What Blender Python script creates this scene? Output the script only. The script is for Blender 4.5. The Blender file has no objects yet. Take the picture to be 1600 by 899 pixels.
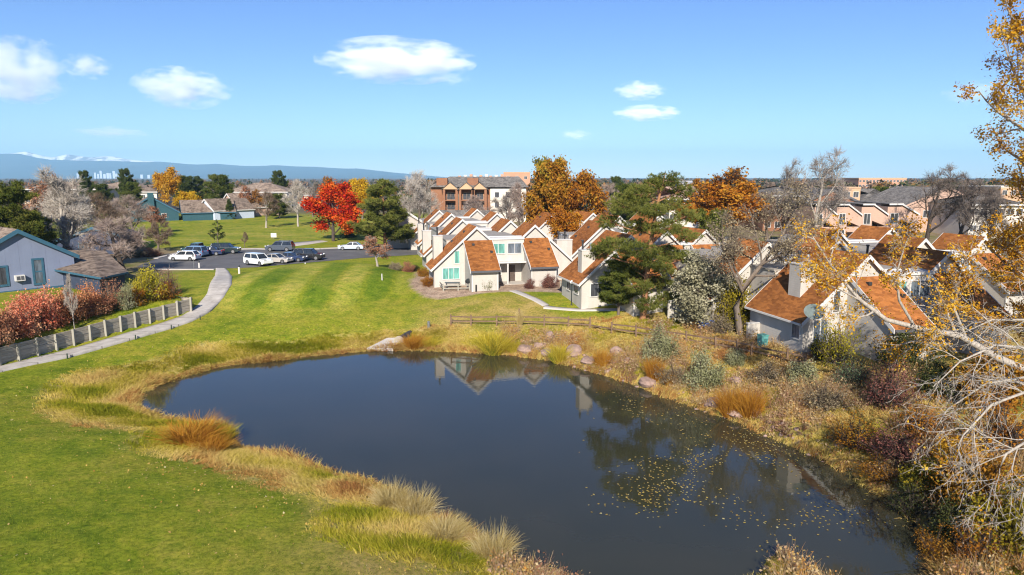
# exposure and light settings used at the end of the script
HAZE, SUN_E, SKY_S, EXPO = 8.0e-5, 5.0, 0.085, 0.86
SKY_AIR, SKY_DUST, SKY_OZ = 1.0, 0.0, 5.0
SKY_SAT, SKY_HUE, SKY_VAL = 1.1, 0.512, 1.0
CLOUD_D = 0.0032
import bpy, bmesh, math, random
import numpy as np
from mathutils import Vector, Matrix

# ------------------------------------------------------------------ camera maths
CAM_H, FPX, PITCH = 13.0, 1067.0, math.radians(9.15)
CP, SP = math.cos(PITCH), math.sin(PITCH)
WL = -3.3                                   # pond level
scene = bpy.context.scene
COL = scene.collection

def ray(px, py):
    a, b = px - 800.0, 449.5 - py
    return np.array((a, FPX * CP + b * SP, -FPX * SP + b * CP))

def gz(px, py, z=0.0):                      # point of the view ray at height z
    r = ray(px, py); t = (z - CAM_H) / r[2]
    return np.array((r[0] * t, r[1] * t, z))

def at_depth(px, py, d):                    # point of the view ray at distance y = d
    r = ray(px, py); t = d / r[1]
    return np.array((r[0] * t, d, CAM_H + r[2] * t))

# ------------------------------------------------------------------ terrain
POND_PX = [(208,631),(218,616),(242,601),(292,587),(346,573),(420,564),(500,555),(570,549),(620,547),(680,548),(740,551),(800,555),
 (860,564),(900,574),(960,591),(1010,610),(1060,629),(1110,645),(1160,663),(1200,683),(1250,703),(1300,727),(1340,752),(1390,782),
 (1425,812),(1455,850),(1470,900),(1440,935),(1330,930),(1290,914),(1262,893),(1235,872),(1212,866),(1198,876),(1185,905),(1120,935),(1000,945),(930,925),(868,899),
 (800,878),(740,850),(690,822),(640,795),(600,765),(560,749),(500,733),(430,714),(378,702),(362,690),(360,678),(335,664),(296,660),(258,656),(226,648)]
POND = np.array([gz(x, y, WL)[:2] for x, y in POND_PX])

def poly_sdf(x, y, P):
    x = np.asarray(x, float); y = np.asarray(y, float)
    shp = x.shape; x = x.ravel(); y = y.ravel()
    best = np.full(x.shape, 1e18); ins = np.zeros(x.shape, bool)
    n = len(P)
    for i in range(n):
        ax, ay = P[i]; bx, by = P[(i + 1) % n]
        ex, ey = bx - ax, by - ay
        t = np.clip(((x - ax) * ex + (y - ay) * ey) / (ex * ex + ey * ey + 1e-12), 0, 1)
        dx, dy = x - ax - t * ex, y - ay - t * ey
        best = np.minimum(best, dx * dx + dy * dy)
        c = ((ay > y) != (by > y))
        xi = ax + (y - ay) * ex / (ey if abs(ey) > 1e-12 else 1e-12)
        ins ^= c & (x < xi)
    d = np.sqrt(best)
    return np.where(ins, -d, d).reshape(shp)

def sstep(a, b, v):
    t = np.clip((v - a) / (b - a), 0, 1)
    return t * t * (3 - 2 * t)

_hr = np.random.RandomState(5)
_K = [(_hr.normal(0, 1, 2), _hr.uniform(0, 6.28)) for _ in range(24)]
def vnoise(x, y, scale):                    # smooth sum-of-sines noise in about -1..1
    v = 0
    for k, ph in _K:
        v = v + np.sin((k[0] * x + k[1] * y) / scale + ph)
    return v / 5.0

def h_base(x, y):                           # banks and lawns, without the terrace
    x = np.asarray(x, float); y = np.asarray(y, float)
    sd = poly_sdf(x, y, POND)
    right = sstep(-14, -2, x)
    k = 11.0 - 4.0 * right; f0 = 12.0 - 4.0 * right; f1 = 26.0 - 10.0 * right
    sp = np.maximum(sd, 0)
    z = np.where(sd > 0, WL * np.exp(-sp / k) * (1 - sstep(f0, f1, sp)), np.maximum(WL + sd * 0.6, -4.6))
    dx, dy = (x - TEE[0]) / 12.0, (y - TEE[1]) / 16.0
    r = np.sqrt(dx * dx + dy * dy)
    return z + 1.05 * (1 - sstep(0.55, 1.12, r)) * (sd > 3)

TEE = gz(492, 438, 0)[:2]
def GB(px, py):
    z = -0.5
    for _ in range(14):
        p = gz(px, py, z); z = 0.5 * z + 0.5 * float(h_base(p[0:1], p[1:2])[0])
    return gz(px, py, z)[:2]

# retaining wall foot line (world), the terrace lies to its left
WALL_PX = [(-260, 640), (-120, 605), (0, 571), (50, 558), (100, 545), (150, 530), (200, 515), (250, 501), (298, 487)]
WALL = np.array([GB(x, y) for x, y in WALL_PX])
WEND = WALL[-1, 1]

def wall_side(x, y):                        # metres left of the wall line (positive = terrace)
    wx = np.interp(y, WALL[:, 1], WALL[:, 0]) - np.maximum(0, y - WEND) * 1.3
    return wx - x

def h(x, y):
    x = np.asarray(x, float); y = np.asarray(y, float)
    z = h_base(x, y); sd = poly_sdf(x, y, POND)
    ws = wall_side(x, y)
    z = z + 1.35 * sstep(0.15, 0.75, ws - 0.5 * sstep(WEND, WEND + 6, y)) * (1 - sstep(WEND + 1.0, WEND + 12.0, y)) * (y > 5)
    amp = 0.10 * sstep(4, 14, sd) * (1 - sstep(72, 80, y)) * (1 - sstep(-1, 1, ws + 6))
    z = z + amp * vnoise(x, y, 6.0)
    return z + 0.9 * sstep(150, 230, y) * (1 - sstep(280, 340, y)) * (1 - sstep(-40, 0, x))

def hz(x, y): return float(h(np.array([x]), np.array([y]))[0])

def G(px, py, dz=0.0):                      # where the view ray meets the terrain
    z = 0.0
    for _ in range(12):
        p = gz(px, py, z); z = 0.5 * z + 0.5 * hz(p[0], p[1])
    p = gz(px, py, z)
    return np.array((p[0], p[1], hz(p[0], p[1]) + dz))

def on_ground(px, d):                       # terrain point in column px (about) at depth d
    x = 0.0
    z = 0.0
    for _ in range(3):
        zc = -(z - CAM_H)
        fwd = d * CP + zc * SP
        x = (px - 800.0) / FPX * fwd
        z = hz(x, d)
    return np.array((x, d, z))

# ------------------------------------------------------------------ objects
def tag(o, label=None, cat=None, group=None, kind=None):
    if label: o['label'] = label
    if cat: o['category'] = cat
    if group: o['group'] = group
    if kind: o['kind'] = kind
    return o

def thing(name, label, cat, loc=(0, 0, 0), rotz=0.0, group=None):
    o = bpy.data.objects.new(name, None); COL.objects.link(o)
    o.location = [float(v) for v in loc]; o.rotation_euler = (0, 0, rotz); o.empty_display_size = 0.3
    return tag(o, label, cat, group)

def link_mesh(name, me, material=None, parent=None):
    o = bpy.data.objects.new(name, me); COL.objects.link(o)
    if parent: o.parent = parent
    if material is not None:
        if len(me.materials) == 0: me.materials.append(None)
        o.material_slots[0].link = 'OBJECT'; o.material_slots[0].material = material
    return o

def np_mesh(name, V, Fc, smooth=False, rnd=None, extra=None):
    V = np.asarray(V, np.float32); Fc = np.asarray(Fc, np.int32)
    me = bpy.data.meshes.new(name)
    n, k = Fc.shape
    me.vertices.add(len(V)); me.vertices.foreach_set('co', V.ravel())
    me.loops.add(n * k); me.loops.foreach_set('vertex_index', Fc.ravel())
    me.polygons.add(n); me.polygons.foreach_set('loop_start', np.arange(0, n * k, k, dtype=np.int32))
    if smooth: me.polygons.foreach_set('use_smooth', np.ones(n, bool))
    me.update(calc_edges=True)
    if rnd is not None:
        a = me.attributes.new('rnd', 'FLOAT', 'FACE'); a.data.foreach_set('value', np.asarray(rnd, np.float32))
    for nm, vals in (extra or {}).items():
        a = me.attributes.new(nm, 'FLOAT', 'POINT'); a.data.foreach_set('value', np.asarray(vals, np.float32))
    return me

class MB:                                   # collects polygons for ONE mesh
    def __init__(s): s.v = []; s.f = []
    def poly(s, pts):
        b = len(s.v); s.v += [tuple(float(c) for c in p) for p in pts]; s.f.append(tuple(range(b, b + len(pts)))); return s
    def box(s, x0, x1, y0, y1, z0, z1):
        b = len(s.v)
        s.v += [(x, y, z) for z in (z0, z1) for y in (y0, y1) for x in (x0, x1)]
        for q in ((0, 2, 3, 1), (4, 5, 7, 6), (0, 1, 5, 4), (2, 6, 7, 3), (0, 4, 6, 2), (1, 3, 7, 5)):
            s.f.append(tuple(b + i for i in q))
        return s
    def prism(s, prof, y0, y1):             # polygon of (x, z) swept along y
        b = len(s.v); n = len(prof)
        s.v += [(x, y0, z) for x, z in prof] + [(x, y1, z) for x, z in prof]
        s.f.append(tuple(b + i for i in range(n))); s.f.append(tuple(b + n + i for i in reversed(range(n))))
        for i in range(n):
            j = (i + 1) % n; s.f.append((b + i, b + n + i, b + n + j, b + j))
        return s
    def slab(s, quad, th):                  # four points, thickened downwards
        b = len(s.v)
        s.v += [tuple(p) for p in quad] + [(p[0], p[1], p[2] - th) for p in quad]
        s.f += [(b, b + 1, b + 2, b + 3), (b + 7, b + 6, b + 5, b + 4)]
        for i in range(4):
            j = (i + 1) % 4; s.f.append((b + i, b + 4 + i, b + 4 + j, b + j))
        return s
    def bar(s, p0, p1, w, hgt=None):        # beam between two points
        p0 = np.array(p0, float); p1 = np.array(p1, float); hgt = hgt or w
        d = p1 - p0; d = d / np.linalg.norm(d)
        up = np.array((0, 0, 1.0)) if abs(d[2]) < 0.9 else np.array((0, 1.0, 0))
        a = np.cross(d, up); a /= np.linalg.norm(a); c = np.cross(a, d)
        b = len(s.v)
        for p in (p0, p1):
            for i, j in ((-1, -1), (1, -1), (1, 1), (-1, 1)):
                s.v.append(tuple(p + a * i * w / 2 + c * j * hgt / 2))
        for q in ((0, 1, 2, 3), (7, 6, 5, 4), (0, 4, 5, 1), (1, 5, 6, 2), (2, 6, 7, 3), (3, 7, 4, 0)):
            s.f.append(tuple(b + i for i in q))
        return s
    def cyl(s, p0, p1, r0, r1=None, k=12):
        p0 = np.array(p0, float); p1 = np.array(p1, float); r1 = r0 if r1 is None else r1
        d = p1 - p0; d = d / np.linalg.norm(d)
        up = np.array((0, 0, 1.0)) if abs(d[2]) < 0.9 else np.array((0, 1.0, 0))
        a = np.cross(d, up); a /= np.linalg.norm(a); c = np.cross(d, a)
        b = len(s.v)
        for p, r in ((p0, r0), (p1, r1)):
            for i in range(k):
                t = 2 * math.pi * i / k; s.v.append(tuple(p + r * (a * math.cos(t) + c * math.sin(t))))
        for i in range(k):
            j = (i + 1) % k; s.f.append((b + i, b + j, b + k + j, b + k + i))
        s.f.append(tuple(b + i for i in reversed(range(k)))); s.f.append(tuple(b + k + i for i in range(k)))
        return s
    def build(s, name, material, parent=None, bevel=0.0, smooth=False, loc=None, rotz=0.0):
        me = bpy.data.meshes.new(name); me.from_pydata(s.v, [], s.f)
        bm = bmesh.new(); bm.from_mesh(me)
        if bevel:
            bmesh.ops.remove_doubles(bm, verts=bm.verts, dist=1e-5)
            bmesh.ops.bevel(bm, geom=[e for e in bm.edges if len(e.link_faces) == 2 and e.calc_face_angle(0) > 0.5], offset=bevel, segments=2, affect='EDGES', profile=0.7)
        bmesh.ops.recalc_face_normals(bm, faces=bm.faces)
        if smooth:
            for f_ in bm.faces: f_.smooth = True
        bm.to_mesh(me); bm.free(); me.update()
        o = link_mesh(name, me, material, parent)
        if loc is not None: o.location = [float(v) for v in loc]
        o.rotation_euler = (0, 0, rotz)
        return o

# ------------------------------------------------------------------ materials
def new_mat(name):
    m = bpy.data.materials.new(name); m.use_nodes = True
    nt = m.node_tree; nt.nodes.clear()
    out = nt.nodes.new('ShaderNodeOutputMaterial')
    return m, nt, out

def node(nt, typ, **kw):
    n = nt.nodes.new(typ)
    for k, v in kw.items():
        if k in n.inputs.keys(): n.inputs[k].default_value = v
        else: setattr(n, k, v)
    return n

def c4(c): return (c[0], c[1], c[2], 1.0)

def ramp(nt, stops, interp='LINEAR'):
    r = nt.nodes.new('ShaderNodeValToRGB'); cr = r.color_ramp; cr.interpolation = interp
    while len(cr.elements) < len(stops): cr.elements.new(0.5)
    for e, (p, c) in zip(cr.elements, stops): e.position = p; e.color = c4(c)
    return r

def noise(nt, scale, detail=4, rough=0.6, coord='Object', stretch=None):
    tc = nt.nodes.new('ShaderNodeTexCoord'); n = nt.nodes.new('ShaderNodeTexNoise')
    n.inputs['Scale'].default_value = scale; n.inputs['Detail'].default_value = detail; n.inputs['Roughness'].default_value = rough
    if stretch:
        mp = nt.nodes.new('ShaderNodeMapping'); mp.inputs['Scale'].default_value = stretch
        nt.links.new(tc.outputs[coord], mp.inputs[0]); nt.links.new(mp.outputs[0], n.inputs['Vector'])
    else: nt.links.new(tc.outputs[coord], n.inputs['Vector'])
    return n

def mat(name, c, c2=None, rough=0.8, scale=3.0, bump=0.0, bscale=None, metal=0.0, spec=0.3, stretch=None):
    """two-tone noisy principled surface"""
    m, nt, out = new_mat(name)
    p = node(nt, 'ShaderNodeBsdfPrincipled', Roughness=rough, Metallic=metal)
    p.inputs['Specular IOR Level'].default_value = spec
    c2 = c2 or tuple(v * 0.8 for v in c)
    n = noise(nt, scale, 6, 0.65, stretch=stretch)
    r = ramp(nt, [(0.3, c2), (0.7, c)])
    nt.links.new(n.outputs['Fac'], r.inputs[0]); nt.links.new(r.outputs[0], p.inputs['Base Color'])
    if bump:
        n2 = noise(nt, bscale or scale * 6, 3, stretch=stretch); b = node(nt, 'ShaderNodeBump', Strength=bump, Distance=0.05)
        nt.links.new(n2.outputs['Fac'], b.inputs['Height']); nt.links.new(b.outputs[0], p.inputs['Normal'])
    nt.links.new(p.outputs[0], out.inputs[0])
    return m

def leaf_mat(name, cols, trans=0.3, clump=0.35, cscale=0.5):
    """ramp picked by a per-leaf random value, pushed about by soft clumps of colour"""
    m, nt, out = new_mat(name)
    at = node(nt, 'ShaderNodeAttribute', attribute_name='rnd')
    n = noise(nt, cscale, 2, 0.5)
    oi = nt.nodes.new('ShaderNodeObjectInfo')
    mx = node(nt, 'ShaderNodeMath', operation='MULTIPLY_ADD')
    mr = node(nt, 'ShaderNodeMapRange'); mr.inputs['From Min'].default_value = 0.3; mr.inputs['From Max'].default_value = 0.7
    mr.inputs['To Min'].default_value = -clump; mr.inputs['To Max'].default_value = clump
    nt.links.new(n.outputs['Fac'], mr.inputs['Value'])
    nt.links.new(at.outputs['Fac'], mx.inputs[0]); mx.inputs[1].default_value = 1.0
    nt.links.new(mr.outputs[0], mx.inputs[2])
    k = len(cols)
    r = ramp(nt, [(i / max(1, k - 1), c) for i, c in enumerate(cols)])
    nt.links.new(mx.outputs[0], r.inputs[0])
    d = node(nt, 'ShaderNodeBsdfDiffuse'); t = node(nt, 'ShaderNodeBsdfTranslucent'); mix = node(nt, 'ShaderNodeMixShader', Fac=trans)
    nt.links.new(r.outputs[0], d.inputs[0]); nt.links.new(r.outputs[0], t.inputs[0])
    nt.links.new(d.outputs[0], mix.inputs[1]); nt.links.new(t.outputs[0], mix.inputs[2]); nt.links.new(mix.outputs[0], out.inputs[0])
    return m

def shingle_mat(name, c, c2, rows=0.16):
    """asphalt shingles: courses by height plus tab-sized colour changes and streaky wear"""
    m, nt, out = new_mat(name)
    p = node(nt, 'ShaderNodeBsdfPrincipled', Roughness=0.92); p.inputs['Specular IOR Level'].default_value = 0.15
    tc = nt.nodes.new('ShaderNodeTexCoord')
    mp = node(nt, 'ShaderNodeMapping'); mp.inputs['Scale'].default_value = (2.6, 2.6, 6.5)
    nt.links.new(tc.outputs['Object'], mp.inputs[0])
    v = node(nt, 'ShaderNodeTexVoronoi', Scale=1.0); v.inputs['Randomness'].default_value = 0.75
    nt.links.new(mp.outputs[0], v.inputs['Vector'])
    sep = nt.nodes.new('ShaderNodeSeparateColor'); nt.links.new(v.outputs['Color'], sep.inputs[0])
    n = noise(nt, 0.55, 5, 0.6)
    a = node(nt, 'ShaderNodeMath', operation='MULTIPLY_ADD'); a.inputs[1].default_value = 0.62
    nt.links.new(sep.outputs[0], a.inputs[0]); nt.links.new(n.outputs['Fac'], a.inputs[2])
    r = ramp(nt, [(0.38, tuple(x * 0.8 for x in c2)), (0.55, c2), (0.85, c), (1.1 if False else 1.0, tuple(min(1, x * 1.22) for x in c))])
    nt.links.new(a.outputs[0], r.inputs[0])
    oi = nt.nodes.new('ShaderNodeObjectInfo'); vr = node(nt, 'ShaderNodeMapRange'); vr.inputs['To Min'].default_value = 0.80; vr.inputs['To Max'].default_value = 1.14; nt.links.new(oi.outputs['Random'], vr.inputs['Value'])
    ns = noise(nt, 0.35, 6, 0.7, stretch=(1, 1, 0.3)); nm = node(nt, 'ShaderNodeMapRange'); nm.inputs['From Min'].default_value = 0.35; nm.inputs['From Max'].default_value = 0.65; nm.inputs['To Min'].default_value = 0.78; nm.inputs['To Max'].default_value = 1.14; nt.links.new(ns.outputs['Fac'], nm.inputs['Value'])
    mu = node(nt, 'ShaderNodeMath', operation='MULTIPLY'); nt.links.new(vr.outputs[0], mu.inputs[0]); nt.links.new(nm.outputs[0], mu.inputs[1])
    hs = node(nt, 'ShaderNodeHueSaturation'); nt.links.new(mu.outputs[0], hs.inputs['Value']); nt.links.new(r.outputs[0], hs.inputs['Color']); r = hs
    w = node(nt, 'ShaderNodeTexWave', wave_type='BANDS', bands_direction='Z', wave_profile='SAW', Scale=0.314 / rows)
    nt.links.new(tc.outputs['Object'], w.inputs['Vector'])
    bp = node(nt, 'ShaderNodeBump', Strength=0.35, Distance=0.02); nt.links.new(w.outputs['Fac'], bp.inputs['Height'])
    nt.links.new(r.outputs[0], p.inputs['Base Color']); nt.links.new(bp.outputs[0], p.inputs['Normal'])
    nt.links.new(p.outputs[0], out.inputs[0])
    return m

def siding_mat(name, c, c2, board=0.18, vertical=False, groove=0.5):
    m, nt, out = new_mat(name)
    p = node(nt, 'ShaderNodeBsdfPrincipled', Roughness=0.75); p.inputs['Specular IOR Level'].default_value = 0.25
    tc = nt.nodes.new('ShaderNodeTexCoord')
    n = noise(nt, 0.8, 6, 0.65, stretch=(1, 1, 0.35))
    r = ramp(nt, [(0.3, c2), (0.62, c)])
    nt.links.new(n.outputs['Fac'], r.inputs[0]); nt.links.new(r.outputs[0], p.inputs['Base Color'])
    if vertical:
        w = node(nt, 'ShaderNodeTexWave', wave_type='BANDS', bands_direction='X', wave_profile='SAW', Scale=0.314 / board)
    else:
        w = node(nt, 'ShaderNodeTexWave', wave_type='BANDS', bands_direction='Z', wave_profile='SAW', Scale=0.314 / board)
    nt.links.new(tc.outputs['Object'], w.inputs['Vector'])
    bp = node(nt, 'ShaderNodeBump', Strength=groove, Distance=0.015); nt.links.new(w.outputs['Fac'], bp.inputs['Height'])
    nt.links.new(bp.outputs[0], p.inputs['Normal']); nt.links.new(p.outputs[0], out.inputs[0])
    return m

def brick_mat(name, c, c2, mortar):
    m, nt, out = new_mat(name)
    p = node(nt, 'ShaderNodeBsdfPrincipled', Roughness=0.9)
    tc = nt.nodes.new('ShaderNodeTexCoord'); sx = nt.nodes.new('ShaderNodeSeparateXYZ'); nt.links.new(tc.outputs['Object'], sx.inputs[0])
    ad = node(nt, 'ShaderNodeMath', operation='ADD'); nt.links.new(sx.outputs[0], ad.inputs[0]); nt.links.new(sx.outputs[1], ad.inputs[1])
    cx = nt.nodes.new('ShaderNodeCombineXYZ'); nt.links.new(ad.outputs[0], cx.inputs[0]); nt.links.new(sx.outputs[2], cx.inputs[1])
    b = node(nt, 'ShaderNodeTexBrick', Scale=1.6, Color1=c4(c), Color2=c4(c2), Mortar=c4(mortar)); b.inputs['Mortar Size'].default_value = 0.02
    nt.links.new(cx.outputs[0], b.inputs['Vector'])
    n = noise(nt, 0.3, 4); mx = node(nt, 'ShaderNodeMixRGB', blend_type='MULTIPLY', Fac=0.5)
    r = ramp(nt, [(0.3, (0.7, 0.7, 0.7)), (0.7, (1, 1, 1))]); nt.links.new(n.outputs['Fac'], r.inputs[0])
    nt.links.new(b.outputs['Color'], mx.inputs[1]); nt.links.new(r.outputs[0], mx.inputs[2]); nt.links.new(mx.outputs[0], p.inputs['Base Color'])
    nt.links.new(p.outputs[0], out.inputs[0])
    return m

def glass_mat(name, c, rough=0.06):
    m, nt, out = new_mat(name)
    p = node(nt, 'ShaderNodeBsdfPrincipled', Roughness=rough); p.inputs['Specular IOR Level'].default_value = 0.8
    n = noise(nt, 1.3, 3, stretch=(3, 1, 0.4)); r = ramp(nt, [(0.4, tuple(v * 0.55 for v in c)), (0.6, c)])
    nt.links.new(n.outputs['Fac'], r.inputs[0]); nt.links.new(r.outputs[0], p.inputs['Base Color'])
    nt.links.new(p.outputs[0], out.inputs[0])
    return m

M = {}
M['siding'] = siding_mat('white_siding', (0.49, 0.455, 0.41), (0.40, 0.368, 0.325))
M['siding_shed'] = siding_mat('warm_grey_siding', (0.46, 0.425, 0.38), (0.40, 0.37, 0.33))
M['trim'] = mat('white_trim', (0.58, 0.56, 0.53), (0.50, 0.48, 0.455), rough=0.5, scale=2)
M['shingle'] = shingle_mat('orange_shingles', (0.285, 0.107, 0.030), (0.22, 0.078, 0.0225))
M['flatroof'] = mat('gravel_flat_roof', (0.33, 0.30, 0.26), (0.24, 0.215, 0.19), scale=0.8, bump=0.3, bscale=30)
M['gutter'] = mat('dark_gutter', (0.10, 0.10, 0.11), (0.07, 0.07, 0.08), rough=0.5)
M['flue'] = mat('dark_flue_pipe', (0.06, 0.06, 0.065), (0.03, 0.03, 0.03), rough=0.5, metal=0.3)
M['steel'] = mat('galvanised_steel', (0.45, 0.47, 0.48), (0.34, 0.35, 0.36), rough=0.35, metal=0.8)
M['glass_teal'] = glass_mat('teal_blind_glass', (0.16, 0.40, 0.34))
M['glass_dark'] = glass_mat('dark_window_glass', (0.07, 0.075, 0.085))
M['glass_blue'] = glass_mat('sky_lit_glass', (0.14, 0.17, 0.2))
M['door'] = mat('brown_door', (0.10, 0.075, 0.06), (0.07, 0.05, 0.04), rough=0.5)
M['concrete'] = mat('path_concrete', (0.47, 0.43, 0.385), (0.37, 0.335, 0.30), scale=0.7, bump=0.2, bscale=25)
def jointed_concrete():
    m, nt, out = new_mat('jointed_path_concrete'); p = node(nt, 'ShaderNodeBsdfPrincipled', Roughness=0.9); L = nt.links.new
    n = noise(nt, 0.8, 7, 0.7); r = ramp(nt, [(0.34, (0.30, 0.27, 0.24)), (0.5, (0.41, 0.375, 0.335)), (0.66, (0.48, 0.44, 0.395))]); L(n.outputs['Fac'], r.inputs[0])
    tc = nt.nodes.new('ShaderNodeTexCoord'); sx = nt.nodes.new('ShaderNodeSeparateXYZ'); L(tc.outputs['Object'], sx.inputs[0])
    dv = node(nt, 'ShaderNodeMath', operation='DIVIDE'); L(sx.outputs[1], dv.inputs[0]); dv.inputs[1].default_value = 2.6
    fr = node(nt, 'ShaderNodeMath', operation='FRACT'); L(dv.outputs[0], fr.inputs[0]); lt = node(nt, 'ShaderNodeMath', operation='LESS_THAN'); L(fr.outputs[0], lt.inputs[0]); lt.inputs[1].default_value = 0.035
    mx = node(nt, 'ShaderNodeMixRGB'); L(lt.outputs[0], mx.inputs[0]); L(r.outputs[0], mx.inputs[1]); mx.inputs[2].default_value = (0.17, 0.15, 0.13, 1)
    L(mx.outputs[0], p.inputs['Base Color']); L(p.outputs[0], out.inputs[0]); return m
M['path'] = jointed_concrete()
M['asphalt'] = mat('worn_asphalt', (0.135, 0.13, 0.13), (0.085, 0.082, 0.083), scale=0.35, bump=0.2, bscale=20)
M['kerb'] = mat('kerb_concrete', (0.46, 0.42, 0.38), (0.36, 0.33, 0.30), scale=0.6)
M['timber'] = mat('weathered_timber', (0.46, 0.41, 0.33), (0.22, 0.19, 0.15), scale=1.6, bump=0.5, bscale=5, stretch=(0.4, 0.4, 5))
M['timber_post'] = mat('weathered_post', (0.34, 0.32, 0.265), (0.24, 0.225, 0.185), scale=1.5, stretch=(3, 3, 0.5))
M['rail'] = mat('split_rail_wood', (0.21, 0.135, 0.085), (0.11, 0.068, 0.042), scale=1.5, bump=0.4, bscale=8)
M['bluewall'] = siding_mat('blue_grey_panel_siding', (0.185, 0.215, 0.30), (0.155, 0.18, 0.255), board=1.2, vertical=True, groove=0.9)
M['bluetrim'] = mat('slate_blue_trim', (0.045, 0.12, 0.175), (0.03, 0.09, 0.135), rough=0.55)
M['bluedark'] = mat('shade_darkened_siding', (0.045, 0.06, 0.10), (0.03, 0.04, 0.07), rough=0.7)  # blue siding with the shade on these walls put into its colour
M['brownroof'] = shingle_mat('brown_shingles', (0.23, 0.175, 0.135), (0.13, 0.095, 0.075))
M['greyroof'] = shingle_mat('grey_shingles', (0.16, 0.145, 0.13), (0.10, 0.09, 0.082))
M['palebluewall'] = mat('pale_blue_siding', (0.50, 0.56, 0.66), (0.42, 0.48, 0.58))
M['tealwall'] = mat('dark_teal_siding', (0.03, 0.085, 0.105), (0.02, 0.06, 0.075))
M['cream'] = mat('cream_stucco', (0.60, 0.49, 0.35), (0.52, 0.42, 0.30), scale=0.4)
M['creamlight'] = mat('pale_stucco', (0.66, 0.60, 0.51), (0.58, 0.53, 0.45), scale=0.4)
M['brick'] = brick_mat('orange_brick', (0.27, 0.115, 0.055), (0.21, 0.085, 0.042), (0.28, 0.16, 0.10))
M['salmon'] = mat('salmon_stucco', (0.50, 0.27, 0.17), (0.43, 0.225, 0.14), scale=0.3)
M['pink'] = mat('dusty_pink_stucco', (0.46, 0.31, 0.235), (0.40, 0.265, 0.20), scale=0.4)
M['tan'] = mat('tan_brick', (0.52, 0.33, 0.20), (0.45, 0.28, 0.17), scale=0.4)
M['bark'] = mat('grey_brown_bark', (0.20, 0.155, 0.12), (0.10, 0.078, 0.06), scale=3, bump=0.8, bscale=9, stretch=(4, 4, 0.7))
M['bark_pale'] = mat('pale_bark', (0.46, 0.41, 0.35), (0.22, 0.19, 0.16), scale=4, bump=0.7, bscale=9, stretch=(3, 3, 0.8))
M['bark_dark'] = mat('dark_bark', (0.085, 0.065, 0.052), (0.04, 0.03, 0.025), scale=3, bump=0.8, bscale=9, stretch=(4, 4, 0.7))
M['bark_orange'] = mat('orange_pine_bark', (0.38, 0.185, 0.085), (0.20, 0.095, 0.05), scale=2.5, bump=0.6, bscale=9, stretch=(3, 3, 0.8))
M['rock'] = mat('pink_granite', (0.36, 0.245, 0.195), (0.19, 0.13, 0.105), scale=2.2, bump=0.8, bscale=7)
M['black_metal'] = mat('black_metal', (0.03, 0.035, 0.035), (0.02, 0.02, 0.02), rough=0.45)
M['white_lamp'] = mat('white_globe', (0.80, 0.79, 0.75), (0.74, 0.73, 0.7), rough=0.3)
M['green_post'] = mat('dark_green_post', (0.02, 0.05, 0.03), (0.015, 0.035, 0.02))
M['mulch'] = mat('rock_mulch', (0.40, 0.29, 0.22), (0.26, 0.18, 0.135), scale=3, bump=0.6, bscale=14)
M['tyre'] = mat('tyre_rubber', (0.02, 0.02, 0.02), (0.014, 0.014, 0.014), rough=0.8)
M['rim'] = mat('alloy_rim', (0.45, 0.45, 0.46), (0.38, 0.38, 0.39), rough=0.3, metal=0.8)
M['carglass'] = glass_mat('car_glass', (0.025, 0.03, 0.035), 0.04)
M['headlight'] = mat('headlight_lens', (0.7, 0.7, 0.7), (0.6, 0.6, 0.6), rough=0.1)
M['taillight'] = mat('tail_lamp_lens', (0.35, 0.02, 0.015), (0.28, 0.015, 0.012), rough=0.2)
def paint(name, c):
    m, nt, out = new_mat(name)
    p = node(nt, 'ShaderNodeBsdfPrincipled', Roughness=0.35); p.inputs['Base Color'].default_value = c4(c)
    p.inputs['Coat Weight'].default_value = 0.8; p.inputs['Coat Roughness'].default_value = 0.05
    n = noise(nt, 1.0, 3); r = ramp(nt, [(0.3, tuple(v * 0.9 for v in c)), (0.7, c)])
    nt.links.new(n.outputs['Fac'], r.inputs[0]); nt.links.new(r.outputs[0], p.inputs['Base Color'])
    nt.links.new(p.outputs[0], out.inputs[0]); return m
# ------------------------------------------------------------------ ground sheet
def grid_axis(lo, hi, step, far_lo, far_hi):
    a = list(np.arange(lo, hi + 1e-6, step)); s = step; v = hi
    while v < far_hi: s *= 1.35; v = min(far_hi, v + s); a.append(v)
    s = step; v = lo; b = []
    while v > far_lo: s *= 1.35; v = max(far_lo, v - s); b.append(v)
    return np.array(b[::-1] + a)

gx = grid_axis(-68, 58, 0.5, -19000, 15000)
gy = grid_axis(8, 150, 0.5, -900, 16800)
X, Y = np.meshgrid(gx, gy)
Z = h(X, Y)
SD = poly_sdf(X, Y, POND)
WS = wall_side(X, Y)
nz = vnoise(X, Y, 2.2); nz2 = vnoise(X + 31, Y - 17, 7.0)
rightside = sstep(-3, 6, X)
dryw = 4.0 + 0.55 * nz + 0.55 * nz2 + 1.2 * sstep(-4, 6, -X) * sstep(62, 48, Y)
dry = (1 - sstep(-0.5, 0.5, SD - dryw)) * (1 - rightside) + rightside * (1 - sstep(0, 3, SD - 8.5 + 4.5 * sstep(14, 2, X) - nz2))
tan = np.clip(sstep(-12, -5, X + nz2) * sstep(78, 73, Y + 0.9 * nz) * sstep(1, 3, SD), 0, 1) * 0.95
tan = np.maximum(tan, sstep(6, 12, X) * sstep(68, 64, Y + 0.6 * nz) * sstep(3, 6, SD))
LUSH = np.array([gz(*p)[:2] for p in [(832, 457), (880, 456), (925, 463), (948, 473), (990, 479), (960, 484), (880, 481), (858, 473)]])
tan = tan * sstep(-0.6, 0.6, poly_sdf(X, Y, LUSH) + 0.3 * nz)
mud = 1 - sstep(0.0, 0.55, SD + 0.1 * nz)
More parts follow.
